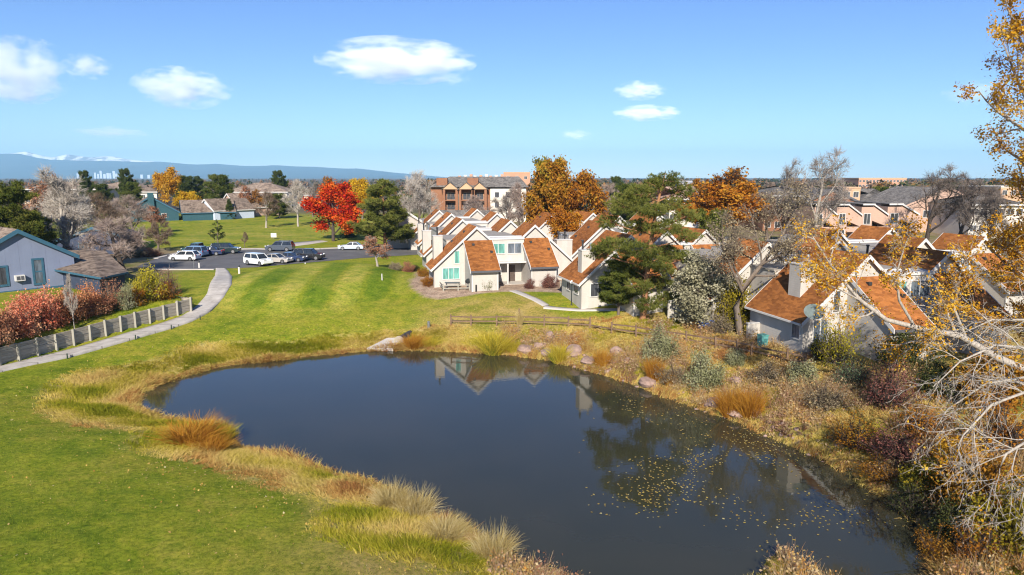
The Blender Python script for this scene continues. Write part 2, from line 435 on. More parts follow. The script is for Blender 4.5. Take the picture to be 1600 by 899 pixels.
tee_r = np.sqrt(((X - TEE[0]) / 13) ** 2 + ((Y - TEE[1]) / 17) ** 2)
stripe = np.clip(2.2 * np.sin(2 * math.pi * (X + 0.10 * Y) / 6.4), -1, 1) * (1 - sstep(0.75, 1.15, tee_r))
stripe = stripe + 0.55 * np.sin(2 * math.pi * (Y + 0.3 * X) / 17.0) * sstep(136, 146, Y) * (1 - sstep(210, 230, Y))
stripe = stripe + 0.30 * np.sin(2 * math.pi * SD / 3.4) * sstep(5, 7, SD) * (1 - sstep(20, 26, SD)) * (1 - rightside) * sstep(60, 50, Y)
teew = (1 - sstep(0.25, 0.6, np.sqrt(((X - gz(470,428)[0]) / 7) ** 2 + ((Y - gz(470,428)[1]) / 8) ** 2)))
fairway = sstep(139, 146, Y) * (1 - sstep(215, 240, Y)) * sstep(-80, -66, X) * (1 - sstep(-18, -8, X))
far = np.maximum(sstep(215, 250, Y) , 0)
# rough ground round houses on the right and behind the parking lot
town = sstep(100, 116, Y) * sstep(-16, -8, X) + sstep(18, 23, X) * sstep(58, 64, Y)
town = np.clip(town + sstep(-44, -50, X) * sstep(85, 92, Y) * sstep(-2, 2, 127 - Y), 0, 1)
BED = np.array([gz(*p)[:2] for p in [(640, 446), (662, 456), (684, 460), (722, 460), (800, 456), (846, 456), (880, 457), (930, 464), (946, 474), (975, 466), (955, 440), (880, 425), (650, 425)]])
bed = 1 - sstep(-0.25, 0.25, poly_sdf(X, Y, BED) + 0.25 * nz)
idx = np.arange(X.size).reshape(X.shape)
Fq = np.stack((idx[:-1, :-1], idx[:-1, 1:], idx[1:, 1:], idx[1:, :-1]), -1).reshape(-1, 4)
me = np_mesh('ground', np.stack((X, Y, Z), -1).reshape(-1, 3), Fq, smooth=True,
             extra={'bed': bed.ravel(), 'dry': dry.ravel(), 'tan': tan.ravel(), 'mud': mud.ravel(), 'stripe': stripe.ravel(), 'tee': teew.ravel(), 'fairway': fairway.ravel(), 'far': far.ravel(), 'town': town.ravel()})

def ground_material():
    m, nt, out = new_mat('mown_grass_ground')
    L = nt.links.new
    def att(n): return node(nt, 'ShaderNodeAttribute', attribute_name=n).outputs['Fac']
    def mix(f, a, b, blend='MIX'):
        x = node(nt, 'ShaderNodeMixRGB', blend_type=blend)
        if hasattr(f, 'links'): L(f, x.inputs[0])
        else: x.inputs[0].default_value = f
        for s, k in ((a, 1), (b, 2)):
            if hasattr(s, 'links'): L(s, x.inputs[k])
            else: x.inputs[k].default_value = c4(s)
        return x.outputs[0]
    big = noise(nt, 0.16, 6, 0.7).outputs['Fac']; mid = noise(nt, 0.9, 5, 0.65).outputs['Fac']; fine = noise(nt, 4.5, 8, 0.85).outputs['Fac']
    r1 = ramp(nt, [(0.30, (0.10, 0.142, 0.010)), (0.46, (0.178, 0.208, 0.014)), (0.58, (0.235, 0.225, 0.026)), (0.68, (0.17, 0.205, 0.014))]); L(big, r1.inputs[0])
    r2 = ramp(nt, [(0.36, (0.62, 0.76, 0.5)), (0.5, (0.98, 0.98, 0.9)), (0.64, (1.32, 1.16, 1.3))]); L(mid, r2.inputs[0])
    r3 = ramp(nt, [(0.40, (0.42, 0.5, 0.35)), (0.5, (1, 1, 1)), (0.60, (1.5, 1.42, 1.3))]); L(fine, r3.inputs[0])
    lawn = mix(0.75, r1.outputs[0], r2.outputs[0], 'MULTIPLY'); lawn = mix(0.8, lawn, r3.outputs[0], 'MULTIPLY')
    # mowing stripes : lighter and darker lay of the blades
    sm = node(nt, 'ShaderNodeMapRange'); sm.inputs['From Min'].default_value = -0.6; sm.inputs['From Max'].default_value = 0.6; L(att('stripe'), sm.inputs['Value'])
    light = mix(0.95, lawn, (1.38, 1.26, 2.4), 'MULTIPLY'); dark = mix(0.95, lawn, (0.64, 0.82, 0.8), 'MULTIPLY')
    striped = mix(sm.outputs[0], dark, light)
    ab = node(nt, 'ShaderNodeMath', operation='ABSOLUTE'); L(att('stripe'), ab.inputs[0]); ab.use_clamp = True
    lawn = mix(ab.outputs[0], lawn, striped)
    fw = mix(0.9, lawn, (1.16, 1.08, 1.5), 'MULTIPLY'); lawn = mix(att('fairway'), lawn, fw)
    tb = mix(0.7, (0.30, 0.27, 0.05), r3.outputs[0], 'MULTIPLY'); te = node(nt, 'ShaderNodeMath', operation='MULTIPLY'); L(att('tee'), te.inputs[0]); L(mid, te.inputs[1]); lawn = mix(te.outputs[0], lawn, tb)
    # dry grasses
    dr = ramp(nt, [(0.3, (0.19, 0.17, 0.025)), (0.5, (0.34, 0.27, 0.07)), (0.7, (0.44, 0.33, 0.13))]); L(mid, dr.inputs[0])
    dry_c = mix(0.8, dr.outputs[0], r3.outputs[0], 'MULTIPLY')
    tn = ramp(nt, [(0.36, (0.17, 0.17, 0.022)), (0.5, (0.30, 0.225, 0.06)), (0.66, (0.37, 0.265, 0.10))]); L(noise(nt, 0.35, 6, 0.7).outputs['Fac'], tn.inputs[0])
    tan_c = mix(0.75, tn.outputs[0], r3.outputs[0], 'MULTIPLY')
    c = mix(att('tan'), lawn, tan_c); c = mix(att('dry'), c, dry_c)
    tw = ramp(nt, [(0.35, (0.12, 0.12, 0.03)), (0.5, (0.23, 0.18, 0.10)), (0.65, (0.15, 0.105, 0.07))]); L(noise(nt, 0.2, 5, 0.6).outputs['Fac'], tw.inputs[0])
    c = mix(att('town'), c, tw.outputs[0])
    fr = ramp(nt, [(0.35, (0.07, 0.065, 0.035)), (0.5, (0.13, 0.10, 0.07)), (0.68, (0.09, 0.085, 0.05))]); L(noise(nt, 0.012, 5, 0.6).outputs['Fac'], fr.inputs[0])
    c = mix(att('far'), c, fr.outputs[0])
    bd = ramp(nt, [(0.35, (0.24, 0.165, 0.12)), (0.65, (0.42, 0.31, 0.235))]); L(mid, bd.inputs[0]); bd_c = mix(0.8, bd.outputs[0], r3.outputs[0], 'MULTIPLY'); c = mix(att('bed'), c, bd_c)
    md = ramp(nt, [(0.35, (0.035, 0.027, 0.018)), (0.65, (0.085, 0.062, 0.04))]); L(mid, md.inputs[0]); c = mix(att('mud'), c, md.outputs[0])
    p = node(nt, 'ShaderNodeBsdfPrincipled', Roughness=0.95); p.inputs['Specular IOR Level'].default_value = 0.1
    
    L(c, p.inputs['Base Color'])
    bp = node(nt, 'ShaderNodeBump', Strength=0.6, Distance=0.06); L(fine, bp.inputs['Height']); L(bp.outputs[0], p.inputs['Normal'])
    L(p.outputs[0], out.inputs[0]); return m
M['ground'] = ground_material()
ground = link_mesh('ground', me, M['ground']); tag(ground, kind='structure')

# ------------------------------------------------------------------ pond
def water_material():
    m, nt, out = new_mat('pond_water_surface')
    p = node(nt, 'ShaderNodeBsdfPrincipled', Roughness=0.015, IOR=1.42); p.inputs['Specular IOR Level'].default_value = 0.5
    n = noise(nt, 0.12, 3); r = ramp(nt, [(0.35, (0.030, 0.031, 0.019)), (0.7, (0.040, 0.038, 0.023))])
    nt.links.new(n.outputs['Fac'], r.inputs[0]); nt.links.new(r.outputs[0], p.inputs['Base Color'])
    n2 = noise(nt, 2.2, 3, 0.5, stretch=(1, 1.6, 1)); b = node(nt, 'ShaderNodeBump', Strength=0.045, Distance=0.05)
    nt.links.new(n2.outputs['Fac'], b.inputs['Height']); nt.links.new(b.outputs[0], p.inputs['Normal'])
    nt.links.new(p.outputs[0], out.inputs[0]); return m
M['water'] = water_material()
bm = bmesh.new()
cen = POND.mean(0)
# pond outline pushed half a metre into the bank so the shore meets the ground
vs = []
for i in range(len(POND)):
    t = POND[(i + 1) % len(POND)] - POND[i - 1]; nrm = np.array((t[1], -t[0])); nrm = nrm / (np.linalg.norm(nrm) + 1e-9)
    q = POND[i] + nrm * 0.8
    if poly_sdf([q[0]], [q[1]], POND)[0] < 0: q = POND[i] - nrm * 0.8
    vs.append(bm.verts.new((q[0], q[1], WL)))
bm.faces.new(vs); bmesh.ops.triangulate(bm, faces=bm.faces[:]); bmesh.ops.recalc_face_normals(bm, faces=bm.faces[:])
for f_ in bm.faces:
    if f_.normal.z < 0: f_.normal_flip()
wm = bpy.data.meshes.new('pond_water'); bm.to_mesh(wm); bm.free()
tag(link_mesh('pond_water', wm, M['water']), kind='structure')

# ------------------------------------------------------------------ paths and parking
def ribbon(name, A, B, material, dz=0.05, n=60, cross=6, thick=0.0):
    """strip between two edge polylines, draped on the ground"""
    def resample(P, n):
        P = np.array(P, float); s = np.r_[0, np.cumsum(np.linalg.norm(np.diff(P, axis=0), axis=1))]
        t = np.linspace(0, s[-1], n); return np.stack([np.interp(t, s, P[:, k]) for k in (0, 1)], -1)
    A = resample(A, n); B = resample(B, n)
    t = np.linspace(0, 1, cross)[None, :, None]
    P = A[:, None, :] * (1 - t) + B[:, None, :] * t
    z = h(P[..., 0], P[..., 1]) + dz
    z = np.maximum(z, z.max(axis=1, keepdims=True) - 0.06)
    V = np.concatenate((P, z[..., None]), -1)
    idx = np.arange(n * cross).reshape(n, cross)
    V = V.reshape(-1, 3)
    q = np.stack((idx[:-1, :-1], idx[1:, :-1], idx[1:, 1:], idx[:-1, 1:]), -1).reshape(-1, 4)
    # skirts down into the ground
    edge = [idx[:, 0], idx[:, -1]]; Vs = [V]; Fs = [q]; base = len(V)
    for e in edge:
        lo = V[e].copy(); lo[:, 2] -= 0.25; Vs.append(lo); k = np.arange(n) + base; base += n
        Fs.append(np.stack((e[:-1], e[1:], k[1:], k[:-1]), -1))
    me = np_mesh(name, np.concatenate(Vs), np.concatenate(Fs))
    bm = bmesh.new(); bm.from_mesh(me); bmesh.ops.recalc_face_normals(bm, faces=bm.faces); bm.to_mesh(me); bm.free()
    return tag(link_mesh(name, me, material), kind='structure')

lo_px = [(-260, 672), (-120, 624), (0, 582), (50, 571), (105, 560), (160, 545), (212, 530), (268, 514), (300, 503), (328, 488), (350, 465), (362, 445), (363, 432), (357, 424), (352, 419.5)]
hi_px = [(-260, 652), (-120, 612), (0, 573), (50, 560.5), (100, 548.5), (150, 535), (200, 520), (250, 506), (285, 494), (308, 478), (324, 460), (333, 442), (336, 431), (337, 424), (337, 419.5)]
cart_path = ribbon('cart_path', [GB(*p) for p in hi_px], [GB(*p) for p in lo_px], M['path'], n=110)
walk1 = ribbon('walkway', [GB(*p) for p in [(795, 455), (815, 462), (835, 471), (849, 479)]], [GB(*p) for p in [(808, 454), (827, 461), (846, 469), (859, 477)]], M['concrete'], n=24, cross=4)
walk2 = ribbon('walkway', [GB(*p) for p in [(849, 482.5), (870, 484), (905, 486.5), (950, 486), (1000, 485), (1045, 479), (1090, 470)]], [GB(*p) for p in [(852, 477.5), (872, 480), (905, 482.5), (950, 482.5), (1000, 481), (1040, 476), (1085, 467)]], M['concrete'], n=40, cross=4)

def flat_poly(name, pts, z, material):
    bm = bmesh.new(); bm.faces.new([bm.verts.new((p[0], p[1], z)) for p in pts])
    bmesh.ops.triangulate(bm, faces=bm.faces[:])
    bmesh.ops.recalc_face_normals(bm, faces=bm.faces[:])
    for f_ in bm.faces:
        if f_.normal.z < 0: f_.normal_flip()
    me = bpy.data.meshes.new(name); bm.to_mesh(me); bm.free()
    return tag(link_mesh(name, me, material), kind='structure')

PARK_PX = [(238, 421), (214, 417), (243, 405), (286, 395), (330, 391), (400, 390), (440, 391), (500, 390), (560, 387), (630, 386), (690, 387), (690, 396), (560, 404), (400, 418), (330, 421)]
PARK = [gz(*p)[:2] for p in PARK_PX]
flat_poly('parking_lot', PARK, 0.03, M['asphalt'])
# kerb ring : an extruded strip along the lot edge
def kerb(name, pts, w=0.35, hgt=0.13, z=0.0):
    mb = MB()
    for a, b in zip(pts[:-1], pts[1:]):
        mb.bar((a[0], a[1], z + hgt / 2), (b[0], b[1], z + hgt / 2), w, hgt)
    return tag(mb.build(name, M['kerb'], bevel=0.0), kind='structure')
kerb('kerb', [gz(*p)[:2] for p in [(243, 404.6), (286, 394.4), (330, 390.4), (400, 389.4), (440, 390.4), (500, 389.4), (560, 386.4), (630, 385.4)]], w=0.9)
kerb('kerb', [gz(*p)[:2] for p in [(238, 421.8), (285, 421.9), (335, 421.9)]], w=0.5)
# pale cart track and sand patch beyond the lot
ribbon('cart_path', [gz(*p)[:2] for p in [(440, 381.5), (470, 378.5), (500, 376)]], [gz(*p)[:2] for p in [(452, 386), (484, 382), (512, 377.5)]], M['concrete'], n=20, cross=3)

# ------------------------------------------------------------------ mountains
def range_mesh(name, prof, dist, depth, amp, mat_, seed, azs):
    r = np.random.RandomState(seed)
    n, k = 260, 26
    px = np.linspace(azs[0], azs[1], n)
    top = np.interp(px, [p[0] for p in prof], [p[1] for p in prof])
    V = []
    ks = [(r.uniform(0.3, 6), r.uniform(0, 6.28), r.uniform(0.3, 5), r.uniform(0, 6.28)) for _ in range(40)]
    for j in range(k):
        t = j / (k - 1)
        d = dist + depth * (t - 1)
        for i in range(n):
            p = at_depth(px[i], top[i], dist)
            q = p.copy(); az = np.arctan2(p[0], p[1]); R = np.hypot(p[0], p[1]) * d / dist
            x, y = R * math.sin(az), R * math.cos(az)
            f = t ** 1.3
            nn = sum(math.sin(a * x / 900 + b) * math.sin(c * y / 900 + e) for a, b, c, e in ks) / 6
            z = max(0, p[2]) * f + amp * nn * (0.25 + f) * (0.3 if j == k - 1 else 1) * min(1, max(0, p[2]) / 250)
            V.append((x, y, max(z, -0.5 + 0.5 * t)))
    idx = np.arange(n * k).reshape(k, n)
    Fq = np.stack((idx[:-1, :-1], idx[:-1, 1:], idx[1:, 1:], idx[1:, :-1]), -1).reshape(-1, 4)
    # back slope down to the plain so that the range has thickness
    V = np.array(V); bk = V[idx[-1]].copy(); bk[:, :2] *= 1.06; bk[:, 2] = 0
    bi = np.arange(n) + len(V)
    Fb = np.stack((idx[-1][:-1], idx[-1][1:], bi[1:], bi[:-1]), -1)
    me = np_mesh(name, np.concatenate((V, bk)), np.concatenate((Fq, Fb)), smooth=True)
    return tag(link_mesh(name, me, mat_), kind='structure')
M['forest_ridge'] = mat('forested_ridge', (0.05, 0.07, 0.06), (0.03, 0.045, 0.04), scale=0.0016)
def snow_ridge():
    m, nt, out = new_mat('snowy_peak'); p = node(nt, 'ShaderNodeBsdfPrincipled', Roughness=0.9)
    n = noise(nt, 0.003, 6, 0.7); r = ramp(nt, [(0.42, (0.16, 0.15, 0.15)), (0.52, (0.85, 0.84, 0.83))])
    nt.links.new(n.outputs['Fac'], r.inputs[0]); nt.links.new(r.outputs[0], p.inputs['Base Color']); nt.links.new(p.outputs[0], out.inputs[0]); return m
M['snow'] = snow_ridge()
range_mesh('mountains', [(-500, 238), (-120, 236), (0, 241), (30, 241), (60, 247), (80, 250), (140, 251), (200, 252.5), (300, 256), (400, 259), (500, 262), (560, 264.5), (600, 268), (650, 273), (700, 277.5), (760, 279.5)], 14000, 3800, 22, M['forest_ridge'], 3, (-560, 770))
range_mesh('mountains', [(-500, 235), (-60, 239), (0, 240), (40, 240), (80, 245), (92, 243), (105, 240.5), (118, 243), (140, 246.5), (180, 248), (230, 252), (300, 258)], 15600, 900, 90, M['snow'], 8, (-560, 320))
# ------------------------------------------------------------------ building parts
ROT = math.radians(14.0)

def window(parent, x0, x1, z0, z1, y, glass, mull=1, frame=None, side=None, fw=0.09, hbar=False):
    """window in the plane y (facing -y); side = (x, y, rotz) puts it on another wall"""
    fr = MB(); t = fw
    fr.box(x0 - t, x0, y - 0.07, y + 0.02, z0 - t, z1 + t).box(x1, x1 + t, y - 0.07, y + 0.02, z0 - t, z1 + t)
    fr.box(x0, x1, y - 0.07, y + 0.02, z1, z1 + t).box(x0, x1, y - 0.09, y + 0.02, z0 - t, z0)
    for i in range(1, mull + 1):
        c = x0 + (x1 - x0) * i / (mull + 1); fr.box(c - t / 3, c + t / 3, y - 0.05, y - 0.012, z0 + 0.002, z1 - 0.002)
    if hbar:
        c = (z0 + z1) / 2; fr.box(x0 + 0.002, x1 - 0.002, y - 0.046, y - 0.014, c - t / 3, c + t / 3)
    w = fr.build('window', frame or M['trim'], parent)
    p = MB().box(x0 + 0.001, x1 - 0.001, y - 0.028, y + 0.01, z0 + 0.001, z1 - 0.001).build('pane', glass, w)
    if side: w.location = (side[0], side[1], 0); w.rotation_euler = (0, 0, side[2])
    return w

def copy_part(o, parent, loc):
    c = o.copy(); COL.objects.link(c); c.parent = parent; c.location = loc
    for g in list(o.children):
        d = g.copy(); COL.objects.link(d); d.parent = c
    return c

def townhouse(label, apex, kind='L', D=8.5, zr=7.0, run=5.2, run2=1.65, ze=2.3, zf=5.55, shed=None, chim=None, link=None, wins=(), back=0, rot=ROT, door=False, apex_z=7.0):
    s = 1.0 if kind == 'L' else -1.0
    a = gz(apex[0], apex[1], apex_z)
    t = thing('townhouse', label, 'house', (a[0], a[1], 0), rot, 'white townhouses with orange shingle roofs')
    gnd = -1.3
    P = lambda pts: [(x * s, z) for x, z in pts]
    MB().prism(P([(-run, gnd), (run2, gnd), (run2, zf), (0, zr), (-run, ze)]), 0, D).build('wall', M['siding'], t)
    if back:
        xa, xb = sorted((-run * 0.55 * s, run2 * s))
        MB().box(xa, xb, D + 0.22, D + back, gnd, 5.0).build('rear_wing', M['siding'], t)
        MB().box(xa - 0.1, xb + 0.1, D + 0.22, D + back + 0.1, 5.002, 5.14).build('flat_roof', M['flatroof'], t)
    # roof : two slopes with overhang
    e = 0.42; k = (zr - ze) / run; k2 = (zr - zf) / run2; th = 0.15
    rb = MB()
    rb.slab([((-run - e) * s, -0.34, ze - e * k + th), (0, -0.34, zr + th + 0.02), (0, D + 0.15, zr + th + 0.02), ((-run - e) * s, D + 0.15, ze - e * k + th)], th)
    rb.slab([(0, -0.34, zr + th + 0.017), ((run2 + 0.12) * s, -0.34, zf - 0.12 * k2 + th), ((run2 + 0.12) * s, D + 0.15, zf - 0.12 * k2 + th), (0, D + 0.15, zr + th + 0.017)], th)
    roof = rb.build('roof', M['shingle'], t)
    # rake boards
    ch_ = [(-run - e, ze - e * k), (0, zr), (run2 + 0.12, zf - 0.12 * k2)]
    q = P([(x, z + th + 0.03) for x, z in ch_] + [(x, z - 0.14) for x, z in reversed(ch_)])
    for y0, y1 in ((-0.40, -0.342), (D + 0.152, D + 0.2)): MB().prism(q, y0, y1).build('rake_board', M['trim'], t)
    g = MB().box(min((-run - e - 0.12) * s, (-run - e) * s), max((-run - e - 0.12) * s, (-run - e) * s), -0.3, D + 0.1, ze - e * k - 0.02, ze - e * k + 0.12); g.build('gutter', M['trim'], t)
    # roof vents
    for vx, vy in ((-1.0, D * 0.55), (-2.4, D * 0.75)):
        z = zr + vx * k + th
        MB().box((vx - 0.13) * s if s > 0 else (-vx - 0.13), (vx + 0.13) * s if s > 0 else (-vx + 0.13), vy - 0.15, vy + 0.15, z - 0.05, z + 0.22).build('roof_vent', M['flue'], roof)
    if shed:
        x0, x1, L, zt, zb = shed
        xs = sorted((x0 * s, x1 * s))
        bl = MB(); b = len(bl.v)
        xi0, xi1 = xs[0] + 0.2, xs[1] - 0.2
        pr = [(-0.003, gnd), (-0.003, zt - 0.12), (-L + 0.35, zb + 0.1), (-L + 0.35, gnd)]
        n = len(pr)
        bl.v += [(xi0, y, z) for y, z in pr] + [(xi1, y, z) for y, z in pr]
        bl.f += [tuple(range(n)), tuple(range(2 * n - 1, n - 1, -1))]
        for i in range(n): bl.f.append((i, (i + 1) % n, n + (i + 1) % n, n + i))
        bl.build('shed_wall', M['siding_shed'], t)
        sr = MB().slab([(xs[0], -0.41, zt + 0.05), (xs[1], -0.41, zt + 0.05), (xs[1], -L - 0.1, zb + 0.08), (xs[0], -L - 0.1, zb + 0.08)], 0.16)
        ro = sr.build('shed_roof', M['shingle'], t)
        for vx, f_ in ((0.3, 0.16), (0.86, 0.42)):
            xx = xs[0] + (xs[1] - xs[0]) * vx; yy = -0.41 + (-L + 0.3) * f_; zz = zt + 0.05 + (zb - zt + 0.03) * f_
            MB().box(xx - 0.14, xx + 0.14, yy - 0.16, yy + 0.16, zz - 0.05, zz + 0.2).build('roof_vent', M['flue'], ro)
        MB().box(xs[0], xs[1], -L - 0.2, -L - 0.103, zb - 0.16, zb + 0.06).build('gutter', M['gutter'], t)
        # white side rake boards of the shed
        for xx in (xs[0] - 0.06, xs[1] + 0.003):
            MB().slab([(xx, -0.42, zt + 0.09), (xx + 0.057, -0.42, zt + 0.09), (xx + 0.057, -L - 0.1, zb + 0.11), (xx, -L - 0.1, zb + 0.11)], 0.34).build('rake_board', M['trim'], t)
        for xx in (xi0 - 0.03, xi1 - 0.09): MB().box(xx, xx + 0.12, -L + 0.32, -L + 0.44, gnd, zb - 0.05).build('corner_board', M['trim'], t)
    for c in (chim or []):
        cx, cy, w, dd, top, nf = c
        x = cx * s
        m_ = MB().box(x - w / 2, x + w / 2, cy - dd / 2, cy + dd / 2, ze - 0.5, top)
        ch = m_.build('chimney', M['siding'], t)
        MB().box(x - w / 2 - 0.05, x + w / 2 + 0.05, cy - dd / 2 - 0.05, cy + dd / 2 + 0.05, top, top + 0.09).build('cap', M['trim'], ch)
        for i in range(nf):
            fx = x + (i - (nf - 1) / 2) * w * 0.62 / max(1, nf - 1) if nf > 1 else x
            hgt = 0.95 if i % 2 == 0 else 0.6
            f_ = MB().cyl((fx, cy, top + 0.092), (fx, cy, top + hgt), 0.11, k=10).cyl((fx, cy, top + hgt + 0.002), (fx, cy, top + hgt + 0.16), 0.17, 0.15, k=10)
            f_.build('flue', M['flue'] if i % 2 == 0 else M['steel'], ch)
    if link:
        xr, yr = link                                   # partner apex in local coordinates (L units only)
        x0, x1 = run2 + 0.004, xr - run2 - 0.004
        yb = 0.9 + max(0, yr * 0.5); d1 = D + 8.0
        wl = MB().box(x0, x1, yb, d1, gnd, 5.45).build('recess_wall', M['siding'], t)
        MB().box(x0 + 0.02, x1 - 0.02, yb + 0.3, d1, 5.452, 5.56).build('flat_roof', M['flatroof'], t)
        MB().box(x0 - 0.02, x1 + 0.02, yb - 0.14, yb + 0.28, 5.455, 5.78).build('parapet', M['trim'], t)
        # upper storey bay, standing forward over the porch
        ub = MB().prism([(x0, 2.75), (x1, 2.75), (x1, 5.45), (x0, 5.45)], yb - 1.3, yb - 0.004)
        ub.build('upper_bay', M['siding'], t)
        MB().box(x0 - 0.02, x1 + 0.02, yb - 1.42, yb - 0.142, 5.453, 5.70).build('parapet', M['trim'], t)
        W = x1 - x0
        window(t, x0 + 0.35, x0 + W * 0.44, 3.75, 4.95, yb - 1.3, M['glass_teal'], 1)
        window(t, x0 + W * 0.54, x1 - 0.35, 3.75, 4.95, yb - 1.3, M['glass_blue'], 1)
        MB().box(x0 - 0.05, x1 + 0.05, yb - 2.3, yb - 1.304, 2.62, 2.80).build('porch_roof', M['trim'], t)
        po = MB()
        po.box(x0 + W * 0.47, x0 + W * 0.47 + 0.16, yb - 2.2, yb - 2.04, gnd, 2.618)
        po.build('porch_post', M['trim'], t)
        dr = MB().box(x0 + W * 0.60, x0 + W * 0.60 + 0.95, yb - 0.06, yb - 0.003, 0.05, 2.1).build('door', M['door'], t)
        MB().box(x0 + W * 0.60 + 0.80, x0 + W * 0.60 + 0.86, yb - 0.12, yb - 0.062, 0.98, 1.1).build('handle', M['steel'], dr)
        window(t, x0 + 0.45, x0 + W * 0.40, 0.95, 2.1, yb, M['glass_dark'], 1)
        MB().box(x0 + W * 0.38, x1, yb - 2.6, yb - 0.07, gnd, 0.05).build('doorstep', M['concrete'], t)
    for w in wins:
        kind_, x0, x1, z0, z1, gl, mu = w
        if kind_ == 'front':
            xx = sorted((x0 * s, x1 * s)); window(t, xx[0], xx[1], z0, z1, -0.0, M[gl], mu)
        elif kind_ == 'side':                            # on the long low wall
            xx = -run * s
            window(t, x0, x1, z0, z1, 0.0, M[gl], mu, side=(xx, 0, -math.pi / 2 if s > 0 else math.pi / 2))
    return t

def local_of(apL, apR, rot=ROT):
    a = gz(*apL, 7.0); b = gz(*apR, 7.0); d = b - a
    return (d[0] * math.cos(rot) + d[1] * math.sin(rot), -d[0] * math.sin(rot) + d[1] * math.cos(rot))

def pair(apL, apR, labL, labR, shedL=None, shedR=None, chL=None, chR=None, wL=(), wR=(), D=8.5, link=True, **kw):
    l = local_of(apL, apR)
    L_ = townhouse(labL, apL, 'L', D, shed=shedL, chim=chL, link=l if link else None, wins=wL, **kw)
    R_ = townhouse(labR, apR, 'R', D, shed=shedR, chim=chR, wins=wR, **kw)
    return L_, R_

SH = (-1.65, 1.85, 5.0, 5.45, 2.35)
FW = [('front', -4.15, -2.15, 0.85, 2.15, 'glass_teal', 2), ('front', -2.7, -2.1, 2.75, 4.2, 'glass_teal', 0)]
# centre group
pair((744, 356), (835, 353),
     'white townhouse facing the pond with teal picture window and fenced patio',
     'white townhouse with red shrubs in front and a boxy chimney in its roof valley',
     SH, SH, [(-4.2, 4.0, 1.15, 1.2, 5.75, 1)], [(-4.35, 1.6, 2.1, 1.3, 5.0, 4)], FW, [('front', -3.2, -2.2, 0.6, 2.2, 'glass_dark', 1)], D=5.0, back=8)
pair((722, 344), (797, 346),
     'white townhouse second in the stepped row of gables, tall slim chimney at its eave',
     'white townhouse gable poking over the flat roof behind the front parapet',
     None, None, [(-4.9, 2.0, 1.2, 1.2, 5.4, 2)], None, [('front', -4.3, -3.2, 0.9, 2.0, 'glass_teal', 1)], (), D=5.2, back=8)
pair((705, 335), (776, 334),
     'white townhouse third back in the stepped row of gables',
     'small orange roofed townhouse gable below the cream end of the brick apartments',
     None, None, [(-4.8, 2.0, 1.1, 1.1, 5.3, 2)], None, D=5, back=6)
pair((686, 330), (745, 328),
     'white townhouse furthest back in the stepped row, beside bare grey tree',
     'white townhouse gable just under the dark roofed garage building',
     None, None, None, None, D=5, back=5)
# middle group behind the big pine
pair((945, 350), (1033, 349),
     'white townhouse with broad orange slope between valley chimney and big pine',
     'white townhouse seen in pieces through the upper branches of the big pine',
     None, SH, None, [(-4.2, 3.5, 1.2, 1.2, 5.6, 2)], [('side', -4.0, -3.0, 0.7, 1.8, 'glass_dark', 1)], (), D=6, back=5)
townhouse('white townhouse with low corner eave, dark small windows and split rail garden fence', (984, 369), 'L', D=6.5, chim=[(-3.9, 2.2, 1.5, 1.2, 5.4, 2)], ze=2.4, zf=5.4,
          shed=SH, wins=[('side', -2.2, -1.0, 0.9, 1.7, 'glass_dark', 1), ('side', -4.6, -3.6, 0.9, 1.7, 'glass_dark', 1), ('front', -4.2, -2.6, 0.8, 2.1, 'glass_dark', 1)])
pair((1040, 362), (1101, 361),
     'white townhouse right behind the pine trunk, its shed roof in the pine shade',
     'white townhouse gable above the silvery olive tree, orange shed roof beside it',
     SH, SH, None, [(-4.1, 3.0, 1.6, 1.2, 5.2, 2)], (), (), D=8)
pair((865, 335), (926, 334),
     'white townhouse gable half hidden at the foot of the big golden cottonwood',
     'white townhouse peak peeping over the broad orange slope behind it', None, None, D=8)
pair((967, 339), (1030, 336),
     'white townhouse peak in the gap between rusty cottonwood and pine crown',
     'white townhouse top hidden behind the middle of the pine crown', None, None, D=8)
# right group
CW = [('front', -4.3, -3.1, 0.55, 2.2, 'glass_blue', 1), ('front', -2.7, -2.15, 2.75, 4.4, 'glass_dark', 0), ('side', -1.25, -0.35, 0.7, 1.9, 'glass_blue', 0)]
pair((1354, 401), (1479, 396),
     'nearest white townhouse with large white box chimney and side wall by the rail fence',
     'white townhouse with wide gable over a shed roof behind yellow leaved branches',
     SH, SH, [(-3.3, 3.0, 1.35, 1.5, 6.15, 2)], [(-4.3, 5.0, 1.5, 1.2, 4.9, 1)], CW, [('front', -4.0, -2.4, 0.7, 2.1, 'glass_teal', 1)], D=7.0, back=5)
pair((1198, 381), (1308, 377),
     'white townhouse mostly hidden by the grey leaning tree, one white rake showing',
     'white townhouse with small neat gable directly behind the nearest chimney house',
     None, None, None, [(-4.2, 2.5, 1.3, 1.2, 5.0, 2)], D=4.5, back=9)
pair((1442, 375), (1535, 372),
     'white townhouse with orange slope between two small gables, flues in front of it',
     'white townhouse at the outer end with bare orange slope and white corner gable',
     None, SH, [(-4.6, 1.5, 1.2, 1.2, 5.4, 2)], [(-4.2, 3.0, 1.4, 1.2, 5.4, 1)], D=4.5, run=3.4, ze=3.9, back=7)
pair((1307, 361), (1390, 358),
     'white townhouse with long orange slope under the pink terrace, small triangular gable',
     'white townhouse with short orange roof in front of the pink terrace balconies', None, None, [(-3.6, 0.6, 1.0, 1.0, 5.2, 2)], None, D=4.5, run=3.2, ze=4.1, back=6)

